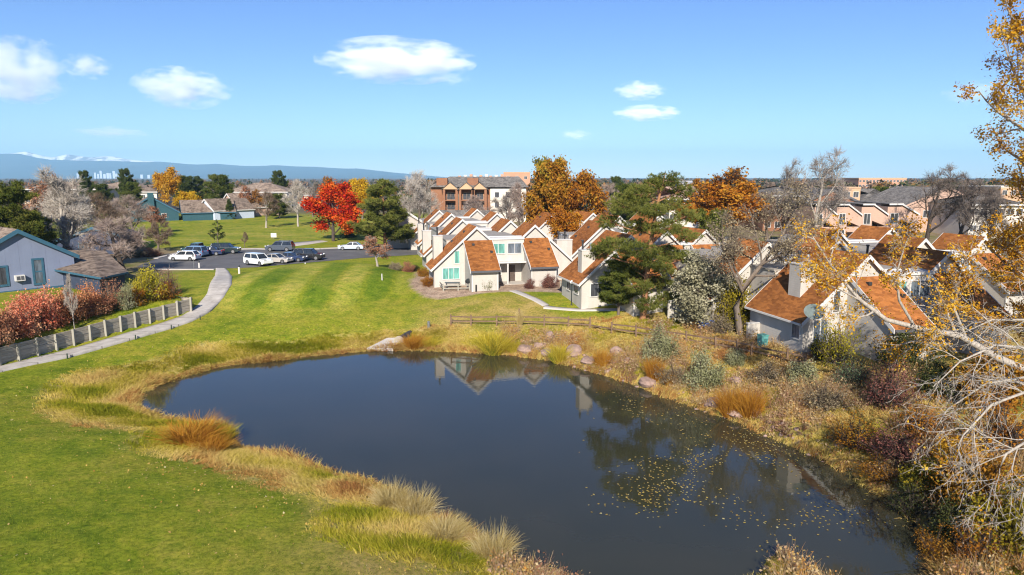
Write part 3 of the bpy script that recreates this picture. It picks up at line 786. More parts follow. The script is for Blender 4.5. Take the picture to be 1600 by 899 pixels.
# ------------------------------------------------------------------ blue house by the path
def gable_house(name, label, cat, loc, rot, half, D, z_e, z_r, wall, roof, trim, group=None, gnd=-0.6, over=0.4, fascia=0.28):
    t = thing(name, label, cat, loc, rot, group)
    MB().prism([(-half, gnd), (half, gnd), (half, z_e), (0, z_r), (-half, z_e)], 0, D).build('wall', wall, t)
    k = (z_r - z_e) / half; th = 0.14
    rb = MB()
    for sg in (-1, 1):
        rb.slab([(sg * (half + over), -over, z_e - over * k + th), (0, -over, z_r + th + 0.01), (0, D + over, z_r + th + 0.01), (sg * (half + over), D + over, z_e - over * k + th)], th - 0.01)
    rb.build('roof', roof, t)
    tb = MB()
    for sg in (-1, 1):
        q = [(sg * (half + over), z_e - over * k + th + 0.02), (0, z_r + th + 0.03), (0, z_r - fascia), (sg * (half + over), z_e - over * k - fascia)]
        tb.prism(q, -over - 0.06, -over - 0.003)
    for sg in (-1, 1):
        tb.box(min(sg * (half + over), sg * (half + over + 0.06)), max(sg * (half + over), sg * (half + over + 0.06)), -over, D + over, z_e - over * k - 0.1, z_e - over * k + th)
    tb.build('fascia', trim, t)
    return t
pa = at_depth(25, 358, 70.5)
bh_rot = math.radians(51)
bh = gable_house('gable_house', 'blue grey gable house with teal trim above the timber retaining wall', 'house', (pa[0], pa[1], 1.2), bh_rot, 5.0, 16, 3.5, pa[2] - 1.35, M['bluewall'], M['brownroof'], M['bluetrim'])
window(bh, -3.1, -1.3, 0.95, 2.7, 0.0, M['glass_dark'], 1, frame=M['bluetrim'], fw=0.2)
window(bh, 1.2, 1.9, 0.75, 3.2, 0.0, M['glass_blue'], 0, frame=M['bluetrim'], fw=0.2, hbar=True)
ac = MB().box(-0.65, 0.2, -0.45, -0.003, 1.2, 1.8).build('air_conditioner', M['trim'], bh)
MB().box(-0.55, -0.23, -0.465, -0.452, 1.3, 1.7).box(-0.17, 0.11, -0.465, -0.452, 1.3, 1.7).build('grille', M['gutter'], ac)
MB().box(-4.95, 4.95, -0.09, -0.003, -0.5, 0.25).build('skirting', M['bluetrim'], bh)
# garage wing with a low roof
ga = gz(92, 445, 1.2); gc = gz(158, 463, 1.2); gb_ = gz(198, 452, 1.2)
gw = thing('garage_wing', 'low shade darkened garage wing with brown shingle roof against the blue house', 'garage', (0, 0, 0))
q = [at_depth(84, 416, 74), at_depth(157, 437, 66), at_depth(200, 428, 70), at_depth(173, 402, 82), at_depth(100, 398, 84)]
zt = 3.25
corner = [np.array((p[0], p[1])) for p in (at_depth(86, 440, 75), at_depth(157, 455, 67.5), at_depth(196, 445, 71.5), at_depth(150, 420, 88), at_depth(60, 420, 90))]
wb = MB()
n = len(corner)
for i in range(n):
    a_, b_ = corner[i], corner[(i + 1) % n]
    wb.poly([(a_[0], a_[1], 0.2), (b_[0], b_[1], 0.2), (b_[0], b_[1], zt), (a_[0], a_[1], zt)])
wb.build('wall', M['bluedark'], gw)
rc = sum(corner) / n
out = [p + (p - rc) / np.linalg.norm(p - rc) * 0.9 for p in corner]
rb = MB()
rid0 = np.array((*(0.55 * corner[0] + 0.45 * corner[4]), 4.45)); rid1 = np.array((*(0.45 * corner[2] + 0.55 * corner[3]), 4.45))
E_ = [np.array((p[0], p[1], zt)) for p in out]
rb.poly([E_[0], E_[1], rid1 * 0.75 + rid0 * 0.25, rid0]); rb.poly([E_[1], E_[2], rid1 * 0.75 + rid0 * 0.25]); rb.poly([E_[2], E_[3], rid1, rid1 * 0.75 + rid0 * 0.25]); rb.poly([E_[3], E_[4], rid0, rid1])
rb.poly([E_[4], E_[0], rid0]); rb.poly([p - (0, 0, 0.02) for p in reversed(E_)])
rb.build('roof', M['brownroof'], gw)
fb = MB()
for i in range(n): fb.bar(E_[i] - (0, 0, 0.1), E_[(i + 1) % n] - (0, 0, 0.1), 0.08, 0.2)
fb.build('fascia', M['bluetrim'], gw)

# ------------------------------------------------------------------ apartments and far houses
def apartment(name, label, px0, px1, d, z_e, z_r, depth, wall, roof, nx=6, nz=2, rot=0.0, hip=True, group=None, glass='glass_dark', z0=0.0, flat=False, win=(1.3, 1.3), band=None):
    a = at_depth(px0, 330, d); b = at_depth(px1, 330, d); w = (b[0] - a[0]) / max(0.3, math.cos(rot))
    t = thing(name, label, 'building', ((a[0] + b[0]) / 2, d, z0), rot, group)
    MB().box(-w / 2, w / 2, 0, depth, -1.5, z_e).build('wall', wall, t)
    if flat:
        MB().box(-w / 2 - 0.1, w / 2 + 0.1, -0.1, depth + 0.1, z_e + 0.002, z_r).build('roof', roof, t)
    else:
        o_ = 0.7; i_ = depth / 2 if hip else -o_
        rb = MB(); x0, x1, y0, y1 = -w / 2 - o_, w / 2 + o_, -o_, depth + o_
        A, B, C, D_ = (x0, y0, z_e), (x1, y0, z_e), (x1, y1, z_e), (x0, y1, z_e)
        E1, F1 = (x0 + (i_ + o_ if hip else 0), depth / 2, z_r), (x1 - (i_ + o_ if hip else 0), depth / 2, z_r)
        rb.poly([A, B, F1, E1]); rb.poly([C, D_, E1, F1]); rb.poly([B, C, F1]); rb.poly([D_, A, E1]); rb.poly([(x, y, z - 0.02) for x, y, z in (D_, C, B, A)])
        rb.build('roof', roof, t)
        MB().box(x0, x1, y0 - 0.08, y0, z_e - 0.25, z_e + 0.05).build('fascia', M['trim'], t)
    w0 = None; fh = z_e / nz
    for j in range(nz):
        for i in range(nx):
            cx = -w / 2 + w * (i + 0.5) / nx; cz = fh * (j + 0.55)
            if w0 is None: w0 = window(t, -win[0] / 2, win[0] / 2, -win[1] / 2, win[1] / 2, 0, M[glass], 1); w0.location = (cx, 0, cz)
            else: copy_part(w0, t, (cx, 0, cz))
    return t
GA = 'cream apartment blocks beyond the fairway'
apartment('apartment_block', 'cream apartment block with brown hip roof behind tall bare trees', 40, 152, 262, 8.6, 11.2, 16, M['cream'], M['brownroof'], 9, 3, group=GA)
apartment('apartment_block', 'cream apartment block between two round pines', 150, 212, 285, 8.8, 11.6, 16, M['cream'], M['brownroof'], 5, 3, group=GA)
apartment('apartment_block', 'pale apartment block end beside orange leaved tree', 205, 247, 250, 7.9, 10.4, 14, M['creamlight'], M['brownroof'], 3, 2, group=GA)
apartment('apartment_block', 'long pale apartment block with brown roof behind two bare lawn trees', 356, 448, 262, 7.6, 11.0, 17, M['creamlight'], M['brownroof'], 8, 2, group=GA, rot=math.radians(4))
apartment('apartment_block', 'low brown roofed building between pine and yellow tree', 455, 505, 300, 5.5, 8.8, 16, M['cream'], M['brownroof'], 4, 2, group=GA)
# houses along the fairway
p = on_ground(246, 200)
th = gable_house('gable_house', 'dark teal house with brown roof and broad chimney by the fairway', 'house', (p[0], 197, p[2]), math.radians(28), 7.0, 15, 2.6, 7.0, M['tealwall'], M['brownroof'], M['bluetrim'])
MB().box(-0.7, 0.9, -0.9, -0.003, -0.5, 8.1).build('chimney', M['tealwall'], th)
window(th, 2.6, 3.8, 0.9, 2.1, 0, M['glass_blue'], 1)
p = on_ground(290, 205)
th2 = gable_house('gable_house', 'low brown roofed wing joining the teal house', 'house', (p[0], 203, p[2]), math.radians(-62), 5.5, 14, 2.3, 5.6, M['tealwall'], M['brownroof'], M['bluetrim'])
window(th2, -2, -0.8, 0.8, 1.9, 0, M['glass_dark'], 1)
p = on_ground(330, 207)
pb = gable_house('gable_house', 'pale blue garage gable facing the fairway', 'house', (p[0], 204, p[2]), math.radians(-36), 4.4, 13, 2.8, 5.9, M['palebluewall'], M['brownroof'], M['trim'])
MB().box(-2.4, 2.4, -0.07, -0.003, -0.3, 2.3).build('garage_door', M['trim'], pb)
p = on_ground(362, 222)
rh = gable_house('gable_house', 'brown roofed house behind small spruce and russet tree', 'house', (p[0], 220, p[2]), math.radians(-40), 6.0, 15, 2.8, 7.0, M['pink'], M['brownroof'], M['trim'])
window(rh, -2.5, -1.2, 0.9, 2.1, 0, M['glass_dark'], 1); window(rh, 1.2, 2.5, 0.9, 2.1, 0, M['glass_dark'], 1)
p = on_ground(150, 118)
lh = gable_house('gable_house', 'slate house in tree shade behind the spreading bare tree', 'house', (p[0] + 1, 116, p[2]), math.radians(20), 5.5, 12, 2.6, 4.6, M['bluedark'], M['greyroof'], M['bluetrim'])
window(lh, -2.2, -0.9, 0.8, 2.0, 0, M['glass_dark'], 1, frame=M['bluetrim'])
# orange brick apartments
def brick_apartments():
    d = 203.0; S = d / FPX
    xl = at_depth(673, 330, d)[0]; xm = at_depth(766, 330, d)[0]; xr = at_depth(822, 330, d)[0]
    t = thing('apartment_block', 'orange brick apartment block with gabled balconies and cream end wall', 'building', ((xl + xr) / 2, d, 0))
    cx = (xl + xr) / 2
    L0, Lm, R0 = xl - cx, xm - cx, xr - cx
    MB().box(L0, Lm, 1.2, 16, -1, 10.2).build('brick_wall', M['brick'], t)
    MB().box(Lm + 0.01, R0, 0.9, 16, -1, 10.0).build('end_wall', M['creamlight'], t)
    rb = MB(); o_ = 0.8
    A, B, C, D_ = (L0 - o_, 0, 10.21), (R0 + o_, 0, 10.21), (R0 + o_, 17, 10.21), (L0 - o_, 17, 10.21)
    E1, F1 = (L0 + 5, 8, 13.3), (R0 - 2, 8, 13.3)
    rb.poly([A, B, F1, E1]); rb.poly([C, D_, E1, F1]); rb.poly([B, C, F1]); rb.poly([D_, A, E1]); rb.poly([D_, C, B, A])
    rb.build('roof', M['greyroof'], t)
    px = [(696, 712), (721, 737), (742, 757)]
    for a, b in px:
        x0 = at_depth(a, 300, d)[0] - cx; x1 = at_depth(b, 300, d)[0] - cx; w = (x1 - x0) / 2; c = (x0 + x1) / 2
        bay = MB()
        for z in (0.2, 3.2, 6.2): bay.box(x0, x1, -0.9, 1.19, z, z + 0.25)
        bay.box(x0 - 0.7, x0 - 0.002, -1.0, 1.19, -1, 9.6).box(x1 + 0.002, x1 + 0.7, -1.0, 1.19, -1, 9.6)
        bay.build('balcony_bay', M['brick'], t)
        MB().prism([(x0 - 0.9, 9.6), (x1 + 0.9, 9.6), (c, 11.4)], -1.2, 4.5).build('balcony_gable', M['tan'], t)
        r_ = MB()
        for sg, xx in ((-1, x0 - 1.2), (1, x1 + 1.2)):
            r_.slab([(xx, -1.5, 9.5), (c, -1.5, 11.75), (c, 6, 11.75), (xx, 6, 9.5)], 0.15)
        r_.build('gable_roof', M['greyroof'], t)
        for z in (3.45, 6.45):
            rl = MB().box(x0 + 0.01, x1 - 0.01, -0.88, -0.82, z + 0.9, z + 1.0)
            for i in range(8): rl.box(x0 + (x1 - x0) * (i + 0.5) / 8 - 0.03, x0 + (x1 - x0) * (i + 0.5) / 8 + 0.03, -0.87, -0.83, z + 0.01, z + 0.898)
            rl.build('railing', M['gutter'], t)
            window(t, x0 + 0.4, x1 - 0.4, z + 0.1, z + 2.1, 1.2, M['glass_dark'], 1, frame=M['tan'])
    for x in (at_depth(690, 300, d)[0] - cx, at_depth(738.5, 300, d)[0] - cx):
        MB().box(x - 1.6, x + 1.6, 1.3, 3.6, 10, 12.9).build('chimney', M['brick'], t)
    for i, xx in enumerate((Lm + 2.0, Lm + 5.2, Lm + 8.4)):
        for z in (1.2, 4.2, 7.2): window(t, xx - 0.6, xx + 0.6, z, z + 1.5, 0.9, M['glass_dark'], 0)
    MB().box(at_depth(713.5, 300, d)[0] - cx, at_depth(719.5, 300, d)[0] - cx, 0.6, 1.198, -1, 9.9).build('stair_panel', M['creamlight'], t)
    return t
brick_apartments()
p = on_ground(718, 158)
gr = gable_house('garage_building', 'dark grey roofed building below the brick apartments', 'building', (p[0], 158, 0), math.radians(90 - 8), 5.5, 13, 2.6, 5.4, M['siding_shed'], M['greyroof'], M['gutter'])
gr.location = (p[0] + 6.5, 158, 0)
window(gr, -2, -1, 0.8, 2, 0, M['glass_dark'])
p = on_ground(640, 128)
gs = gable_house('gable_house', 'grey townhouse end wall in shade beyond the stepped row', 'house', (p[0], 127, 0), ROT, 3.4, 9, 4.4, 6.6, M['siding_shed'], M['greyroof'], M['trim'])
window(gs, -1.6, -0.5, 0.9, 2.1, 0, M['glass_dark']); window(gs, 0.5, 1.6, 0.9, 2.1, 0, M['glass_dark'])
# salmon block and roof plant
ap = apartment('office_block', 'salmon flat roofed block rising behind the brick apartments', 787, 828, 330, 15.2, 15.6, 20, M['salmon'], M['tan'], 3, 3, flat=True)
ap2 = apartment('office_block', 'long low block with white rooftop units behind the brick apartments', 712, 786, 345, 12.6, 13.0, 18, M['tan'], M['creamlight'], 8, 3, flat=True)
for i in range(9):
    x = -10 + i * 2.6 + (i % 3) * 0.3
    MB().box(x - 0.7, x + 0.7, 3, 5, 13.0, 13.9 + 0.7 * ((i * 7) % 3) / 2).build('rooftop_unit', M['trim'] if i % 2 else M['salmon'], ap2)
# right hand apartments
def pink_terrace():
    d = 128.0; t = thing('terrace_row', 'dusty pink terrace with stepped shed roofs, white trim and recessed balconies', 'building', (at_depth(1360, 330, d)[0], d, 0), math.radians(6))
    cx = at_depth(1360, 330, d)[0]
    xs = [at_depth(p_, 330, d)[0] - cx for p_ in (1268, 1306, 1348, 1393, 1447)]
    for i in range(4):
        x0, x1 = xs[i] + 0.01, xs[i + 1] - 0.01; y = -1.2 * i * 0 + 0.25 * i
        m = x0 + (x1 - x0) * 0.42
        MB().prism([(x0, -1), (x1, -1), (x1, 6.0), (m, 8.0), (x0, 8.0)], y + 2.2, y + 12).build('wall', M['pink'], t)
        MB().prism([(x0, -1), (m, -1), (m, 7.6), (x0, 7.6)], y, y + 2.19).build('bay', M['pink'], t)
        MB().prism([(m + 0.01, 5.05), (x1, 3.9), (x1, 6.0), (m + 0.01, 8.0)], y + 0.2, y + 2.19).build('balcony_hood', M['pink'], t)
        MB().slab([(x0 - 0.1, y - 0.5, 8.15), (m + 0.05, y - 0.5, 8.15), (m + 0.05, y + 12, 8.35), (x0 - 0.1, y + 12, 8.35)], 0.14).slab([(m + 0.06, y - 0.1, 8.14), (x1 + 0.1, y - 0.1, 6.12), (x1 + 0.1, y + 12, 6.32), (m + 0.06, y + 12, 8.34)], 0.14).build('roof', M['greyroof'], t)
        MB().slab([(x0 - 0.1, y - 0.56, 8.2), (m + 0.05, y - 0.56, 8.2), (m + 0.05, y - 0.503, 8.2), (x0 - 0.1, y - 0.503, 8.2)], 0.3).slab([(m + 0.06, y - 0.17, 8.2), (x1 + 0.1, y - 0.17, 6.2), (x1 + 0.1, y - 0.103, 6.2), (m + 0.06, y - 0.103, 8.2)], 0.3).build('fascia', M['trim'], t)
        w = (m - x0)
        for z in (4.4, 1.4): window(t, x0 + w * 0.25, m - w * 0.2, z, z + 1.9, y, M['glass_dark'], 1)
        for z in (2.9, 0.1):
            MB().box(m + 0.01, x1, y + 0.3, y + 0.42, z, z + 1.0).build('balcony_front', M['pink'], t)
            window(t, m + 0.5, x1 - 0.5, z + 0.3, z + 1.9, y + 2.2, M['glass_dark'], 1)
pink_terrace()
apartment('apartment_block', 'orange stucco block with long grey roof behind the orange leaved tree', 1192, 1285, 168, 8.7, 11.0, 16, M['brick'], M['greyroof'], 6, 3, rot=math.radians(4))
ob = gable_house('gable_house', 'orange brick gable rising behind the pink terrace', 'building', (at_depth(1300, 320, 160)[0], 160, 0), math.radians(-5), 8.0, 16, 6.6, 10.2, M['brick'], M['greyroof'], M['gutter'])
window(ob, -1, 1, 4, 6, 0, M['glass_dark'])
apartment('apartment_block', 'tan brick tower of a block with steep grey side roof', 1315, 1342, 178, 10.2, 10.6, 9, M['tan'], M['tan'], 2, 3, flat=True)
apartment('apartment_block', 'grey roofed block between tan tower and dark bare tree', 1341, 1400, 182, 6.4, 10.0, 16, M['tan'], M['greyroof'], 5, 2)
apartment('hospital_block', 'distant orange brick flat roofed building on the skyline', 1338, 1412, 460, 12.0, 12.8, 24, M['salmon'], M['tan'], 14, 4, flat=True)
pg = gable_house('gable_house', 'broad dusty pink gabled building behind the dark bare trees', 'building', (at_depth(1478, 320, 165)[0], 165, 0), math.radians(8), 10.5, 18, 6.5, 10.6, M['pink'], M['greyroof'], M['pink'])
for x in (-5, 0, 5): window(pg, x - 0.8, x + 0.8, 3.6, 5.2, 0, M['glass_dark'])
apartment('apartment_block', 'pale grey block at the outer edge behind golden branches', 1516, 1600, 150, 7.2, 9.3, 15, M['creamlight'], M['greyroof'], 6, 2)
wa = apartment('apartment_block', 'white and pink apartment block seen through the pine and orange tree', 1046, 1092, 150, 8.4, 11.0, 14, M['creamlight'], M['pink'], 4, 3)
apartment('warehouse', 'long white shed roofline far behind the orange tree', 1062, 1088, 320, 10.2, 11.5, 30, M['trim'], M['trim'], 3, 1)
apartment('apartment_block', 'brown brick block with white parapet beyond the yellow leaves', 1560, 1640, 210, 10.0, 10.4, 20, M['tan'], M['creamlight'], 6, 3, flat=True)
# hazy skyline of the distant city centre, one mass
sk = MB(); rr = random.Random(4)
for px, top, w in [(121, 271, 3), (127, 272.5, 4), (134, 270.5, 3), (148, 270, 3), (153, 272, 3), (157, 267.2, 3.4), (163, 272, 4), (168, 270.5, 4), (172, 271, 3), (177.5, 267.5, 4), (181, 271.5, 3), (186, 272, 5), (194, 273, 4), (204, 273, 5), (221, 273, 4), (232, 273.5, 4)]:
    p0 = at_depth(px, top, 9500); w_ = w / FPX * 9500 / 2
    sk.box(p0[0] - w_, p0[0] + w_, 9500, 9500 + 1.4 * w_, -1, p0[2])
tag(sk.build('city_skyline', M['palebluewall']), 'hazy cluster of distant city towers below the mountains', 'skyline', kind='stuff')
# ------------------------------------------------------------------ vehicles
def car(label, name, cat, px, py, head, color, kind='sedan', L=4.6, rack=False):
    p = gz(px, py, 0.03)
    t = thing(name, label, cat, (p[0], p[1], 0.03), math.radians(head), 'cars parked round the lot')
    W = 1.84
    if kind == 'sedan': prof, roof_z, belt, cab = [(-.5,.32),(-.5,.62),(-.47,.86),(-.28,.95),(.17,.93),(.42,.80),(.49,.66),(.5,.36),(.46,.24),(-.47,.24)], 1.44, .93, ((-.36,.20),(-.22,.04))
    elif kind == 'wagon': prof, roof_z, belt, cab = [(-.5,.34),(-.5,.80),(-.48,1.0),(.20,.98),(.42,.86),(.49,.70),(.5,.38),(.46,.25),(-.47,.25)], 1.56, .98, ((-.48,.24),(-.38,.06))
    elif kind == 'pickup': prof, roof_z, belt, cab = [(-.5,.45),(-.5,1.05),(.22,1.08),(.46,1.0),(.5,.8),(.5,.45),(.46,.32),(-.47,.32)], 1.85, 1.06, ((-.12,.25),(-.10,.14))
    else: prof, roof_z, belt, cab = [(-.5,.40),(-.5,.90),(-.485,1.12),(.22,1.10),(.44,1.0),(.495,.80),(.5,.44),(.46,.30),(-.47,.30)], 1.78, 1.10, ((-.485,.26),(-.43,.12))
    pa = paint(name + '_paint', color) if isinstance(color, tuple) else color
    P = [(x * L, z) for x, z in prof]
    body = MB().prism(P, -W / 2, W / 2).build('body', pa, t, bevel=0.07, smooth=False)
    (b0, b1), (r0, r1) = cab
    b0, b1, r0, r1 = b0 * L, b1 * L, r0 * L, r1 * L
    wb, wr = W / 2 - 0.06, W / 2 - 0.24
    g = MB(); lo = belt - 0.04; hi = roof_z - 0.05
    V = [(b0, -wb, lo), (b1, -wb, lo), (b1, wb, lo), (b0, wb, lo), (r0, -wr, hi), (r1, -wr, hi), (r1, wr, hi), (r0, wr, hi)]
    for q in ((0, 1, 5, 4), (1, 2, 6, 5), (2, 3, 7, 6), (3, 0, 4, 7), (4, 5, 6, 7), (3, 2, 1, 0)): g.poly([V[i] for i in q])
    g.build('windows', M['carglass'], t)
    rf = MB()
    rf.slab([(r0 - 0.05, -wr - 0.04, roof_z), (r1 + 0.05, -wr - 0.04, roof_z), (r1 + 0.05, wr + 0.04, roof_z), (r0 - 0.05, wr + 0.04, roof_z)], 0.07)
    for sg in (-1, 1):
        for xb, xt in ((b0, r0), (b1, r1), ((b0 + b1) / 2, (r0 + r1) / 2)):
            rf.bar((xb, sg * (wb + 0.005), lo), (xt, sg * (wr + 0.01), hi), 0.1, 0.06)
    rf.build('roof', pa, t)
    if rack:
        k = MB()
        for sg in (-1, 1): k.bar((r0 + 0.1, sg * (wr - 0.06), roof_z + 0.07), (r1 - 0.2, sg * (wr - 0.06), roof_z + 0.07), 0.05)
        for xx in (r0 + 0.4, r1 - 0.5): k.bar((xx, -wr + 0.06, roof_z + 0.06), (xx, wr - 0.06, roof_z + 0.06), 0.05)
        k.build('roof_rack', M['gutter'], t)
    R = 0.34 if kind in ('sedan', 'wagon') else 0.39
    for sx in (-0.30, 0.31):
        for sg in (-1, 1):
            y = sg * (W / 2 - 0.10)
            w = thing_part = MB().cyl((0, -0.12, 0), (0, 0.12, 0), R, k=18).build('tyre', M['tyre'], t)
            w.location = (sx * L, y, R)
            r_ = MB().cyl((0, -0.135, 0), (0, 0.135, 0), R * 0.62, k=12).build('rim', M['rim'], w)
    zl = belt - 0.22
    for sg in (-1, 1):
        MB().box(0.462 * L, 0.502 * L, sg * 0.62 - 0.2, sg * 0.62 + 0.2, zl, zl + 0.14).build('headlight', M['headlight'], t)
        MB().box(-0.503 * L, -0.475 * L, sg * 0.70 - 0.12, sg * 0.70 + 0.12, zl, zl + 0.22).build('tail_light', M['taillight'], t)
    return t
car('white hatchback parked broadside at the near corner of the lot', 'parked_car', 'car', 289, 407, 176, (0.72, 0.72, 0.72), 'wagon', 4.5)
car('silver blue crossover tucked behind the white hatchback', 'parked_car', 'car', 302, 401.5, 170, (0.11, 0.18, 0.30), 'suv', 4.6)
car('dark green pickup with its roof showing over the blue crossover', 'parked_pickup', 'pickup', 310, 396.5, 172, (0.012, 0.05, 0.05), 'pickup', 5.3)
car('navy sedan between the blue crossover and the dark saloon', 'parked_car', 'car', 327, 399, 188, (0.012, 0.022, 0.07), 'sedan', 4.6)
car('near black green saloon at the end of the grass side row', 'parked_car', 'car', 353, 396, 4, (0.008, 0.022, 0.024), 'suv', 4.8)
car('two tone dark grey SUV with roof rack alone by the far kerb', 'parked_suv', 'car', 438, 392.5, 178, (0.06, 0.075, 0.10), 'suv', 4.9, rack=True)
car('white SUV showing its front corner above the tee mound', 'parked_suv', 'car', 404, 414.5, -32, (0.74, 0.74, 0.73), 'suv', 4.6)
car('silver beige saloon behind the tee mound beside white SUV', 'parked_car', 'car', 433, 411, -12, (0.40, 0.37, 0.34), 'sedan', 4.6)
car('dark blue low car between beige saloon and black SUV', 'parked_car', 'car', 457, 408.5, -8, (0.02, 0.035, 0.09), 'sedan', 4.5)
car('black SUV half sunk behind the crest of the tee mound', 'parked_suv', 'car', 483, 406, -6, (0.012, 0.012, 0.014), 'suv', 4.8)
car('silver saloon parked near the red maple and pine', 'parked_car', 'car', 549, 390.5, 184, (0.42, 0.47, 0.52), 'sedan', 4.6)

# ------------------------------------------------------------------ retaining wall
def resample(P, step):
    P = np.array(P, float); s = np.r_[0, np.cumsum(np.linalg.norm(np.diff(P, axis=0), axis=1))]
    n = max(2, int(s[-1] / step)); t = np.linspace(0, s[-1], n + 1)
    return np.stack([np.interp(t, s, P[:, k]) for k in range(P.shape[1])], -1)
rw = thing('retaining_wall', 'long timber plank retaining wall with upright posts beside the cart path', 'wall', (WALL[2][0], WALL[2][1], 0))
org = np.array((WALL[2][0], WALL[2][1], 0))
pts = resample(WALL, 1.62)
rg = random.Random(2)
pb_ = MB()
for i in range(len(pts) - 1):
    a, b = pts[i], pts[i + 1]
    zb = min(hz(a[0] + 0.4, a[1]), hz(b[0] + 0.4, b[1]))
    for k in range(5):                                   # five planks high, each a touch out of line
        z0 = zb - 0.1 + k * 0.31; o_ = rg.uniform(-0.02, 0.02)
        pb_.bar(np.array((a[0] - 0.1 + o_, a[1], z0 + 0.15)) - org, np.array((b[0] - 0.1 + o_, b[1], z0 + 0.15 + rg.uniform(-.015, .015))) - org, 0.11, 0.295)
pb_.build('planks', M['timber'], rw)
for i, a in enumerate(pts):
    zb = hz(a[0] + 0.5, a[1])
    lean = rg.uniform(-0.03, 0.03)
    MB().bar(np.array((a[0] + 0.06, a[1], zb - 0.3)) - org, np.array((a[0] + 0.06 + lean, a[1] + rg.uniform(-.03, .03), zb + 1.50 + rg.uniform(-.06, .08))) - org, 0.19, 0.19).build('post', M['timber_post'], rw)
e0, e1 = pts[-1], pts[-1] + np.array((-3.2, 1.6))          # return at the far end
zb = hz(e0[0] + 0.5, e0[1]); rt = MB()
for k in range(5): rt.bar(np.array((e0[0], e0[1] + 0.12, zb + 0.05 + k * 0.31)) - org, np.array((e1[0], e1[1] + .12, zb + 0.1 + k * 0.31)) - org, 0.11, 0.295)
rt.build('planks', M['timber'], rw)

# ------------------------------------------------------------------ split rail fence
FP = [(705,508.5),(736,508.5),(776,509),(812,509),(850,510),(888,512),(922,515),(955,521),(994,526),(1035,532),(1072,538),(1118,546),(1151,552),(1174,557),(1229,569),(1258,575)]
fpts = [G(*p) for p in FP]
sf = thing('split_rail_fence', 'weathered brown split rail fence along the top of the rocky bank', 'fence', fpts[0])
rg = random.Random(7)
for i, p in enumerate(fpts):
    q = p - fpts[0]; hh = 1.15 + rg.uniform(-0.08, 0.1)
    if i == 3: hh = 1.75
    MB().bar(q + (0, 0, -0.3), q + (rg.uniform(-.06, .06), rg.uniform(-.05, .05), hh), 0.15, 0.13).build('post', M['rail'], sf)
for i in range(len(fpts) - 1):
    a, b = fpts[i] - fpts[0], fpts[i + 1] - fpts[0]
    for z in ((0.42, 0.88) if i not in (6,) else (0.40,)):
        MB().bar(a + (0, 0.02, z + rg.uniform(-.06, .05)), b + (0, 0.02, z + rg.uniform(-.06, .05)), 0.09, 0.12).build('rail', M['rail'], sf)

def rail_fence(label, PX, hgt=0.8, name='garden_fence', rails=(0.3, 0.65)):
    P = [G(*p) for p in PX]; t = thing(name, label, 'fence', P[0])
    for p in P: MB().bar(p - P[0] + (0, 0, -0.2), p - P[0] + (0, 0, hgt), 0.12).build('post', M['timber_post'], t)
    for a, b in zip(P[:-1], P[1:]):
        for z in rails: MB().bar(a - P[0] + (0, 0, z), b - P[0] + (0, 0, z), 0.06, 0.11).build('rail', M['timber_post'], t)
    return t
rail_fence('grey patio fence round grill and table below the picture window', [(681, 443), (693, 455), (716, 454.5), (734, 454)], 0.85)
rail_fence('dark split rail fence running uphill beside the red shrubs', [(888, 452), (899, 447), (912, 451), (921, 455)], 1.1)
rail_fence('short dark rail fence beside the doorstep railings', [(876, 451), (885, 455)], 0.9)

# ------------------------------------------------------------------ small fittings
def lamp_post(px, py, label, hgt=2.3, globe=True):
    p = G(px, py); t = thing('lamp_post', label, 'lamp', p)
    MB().cyl((0, 0, -0.2), (0, 0, hgt), 0.05, 0.04).cyl((0, 0, 0), (0, 0, 0.15), 0.12, 0.07).build('pole', M['black_metal'], t)
    bm = bmesh.new(); bmesh.ops.create_uvsphere(bm, u_segments=16, v_segments=10, radius=0.2)
    for f_ in bm.faces: f_.smooth = True
    me = bpy.data.meshes.new('globe'); bm.to_mesh(me); bm.free(); o = link_mesh('globe', me, M['white_lamp'], t); o.location = (0, 0, hgt + 0.16)
    MB().cyl((0, 0, hgt - 0.06), (0, 0, hgt), 0.11, 0.13).build('collar', M['black_metal'], t)
lamp_post(893, 477, 'black garden lamp post with white globe on the green lawn')
lamp_post(1363, 556, 'black lamp post with white globe before the nearest white gable wall', 2.6)

def marker(name, label, cat, px, py, hgt, r, m_, cap=None, dz=0.0):
    p = G(px, py, dz); t = thing(name, label, cat, p)
    MB().cyl((0, 0, -0.1), (0, 0, hgt), r, r * 0.9).build('post', m_, t)
    if cap: MB().cyl((0, 0, hgt + 0.001), (0, 0, hgt + 0.18), r * 1.15, r * 0.9).build('cap', cap, t)
for px, py, lab in [(105.5, 561, 'short dark path marker nearest the bottom of the cart path'), (212, 531, 'short dark path marker below the middle of the retaining wall'), (268, 515, 'short dark path marker just before the path bends'), (313, 500, 'short dark path marker on the outside of the path bend')]:
    marker('path_marker', lab, 'marker', px, py, 0.45, 0.05, M['green_post'])
marker('bollard', 'white bollard with dark cap on the grass right of the path top', 'bollard', 374, 428, 0.95, 0.14, M['trim'], M['black_metal'])
marker('bollard', 'white bollard standing left of the path top by the kerb', 'bollard', 311.5, 419, 0.8, 0.13, M['trim'], M['black_metal'])
marker('tee_marker', 'small white tee marker on the far side of the tee mound', 'marker', 477, 413, 0.25, 0.09, M['trim'])
marker('tee_marker', 'white hazard stake at the outer edge of the tee', 'marker', 597, 438, 0.8, 0.07, M['trim'])
marker('utility_box', 'small white utility pedestal at the start of the rail fence', 'box', 670, 514, 0.75, 0.16, M['steel'])
marker('path_light', 'black bollard light at the corner of the grey shed wall', 'lamp', 744, 456, 0.8, 0.1, M['black_metal'])
marker('path_light', 'black bollard light beside the porch walkway', 'lamp', 775, 453, 0.8, 0.1, M['black_metal'])
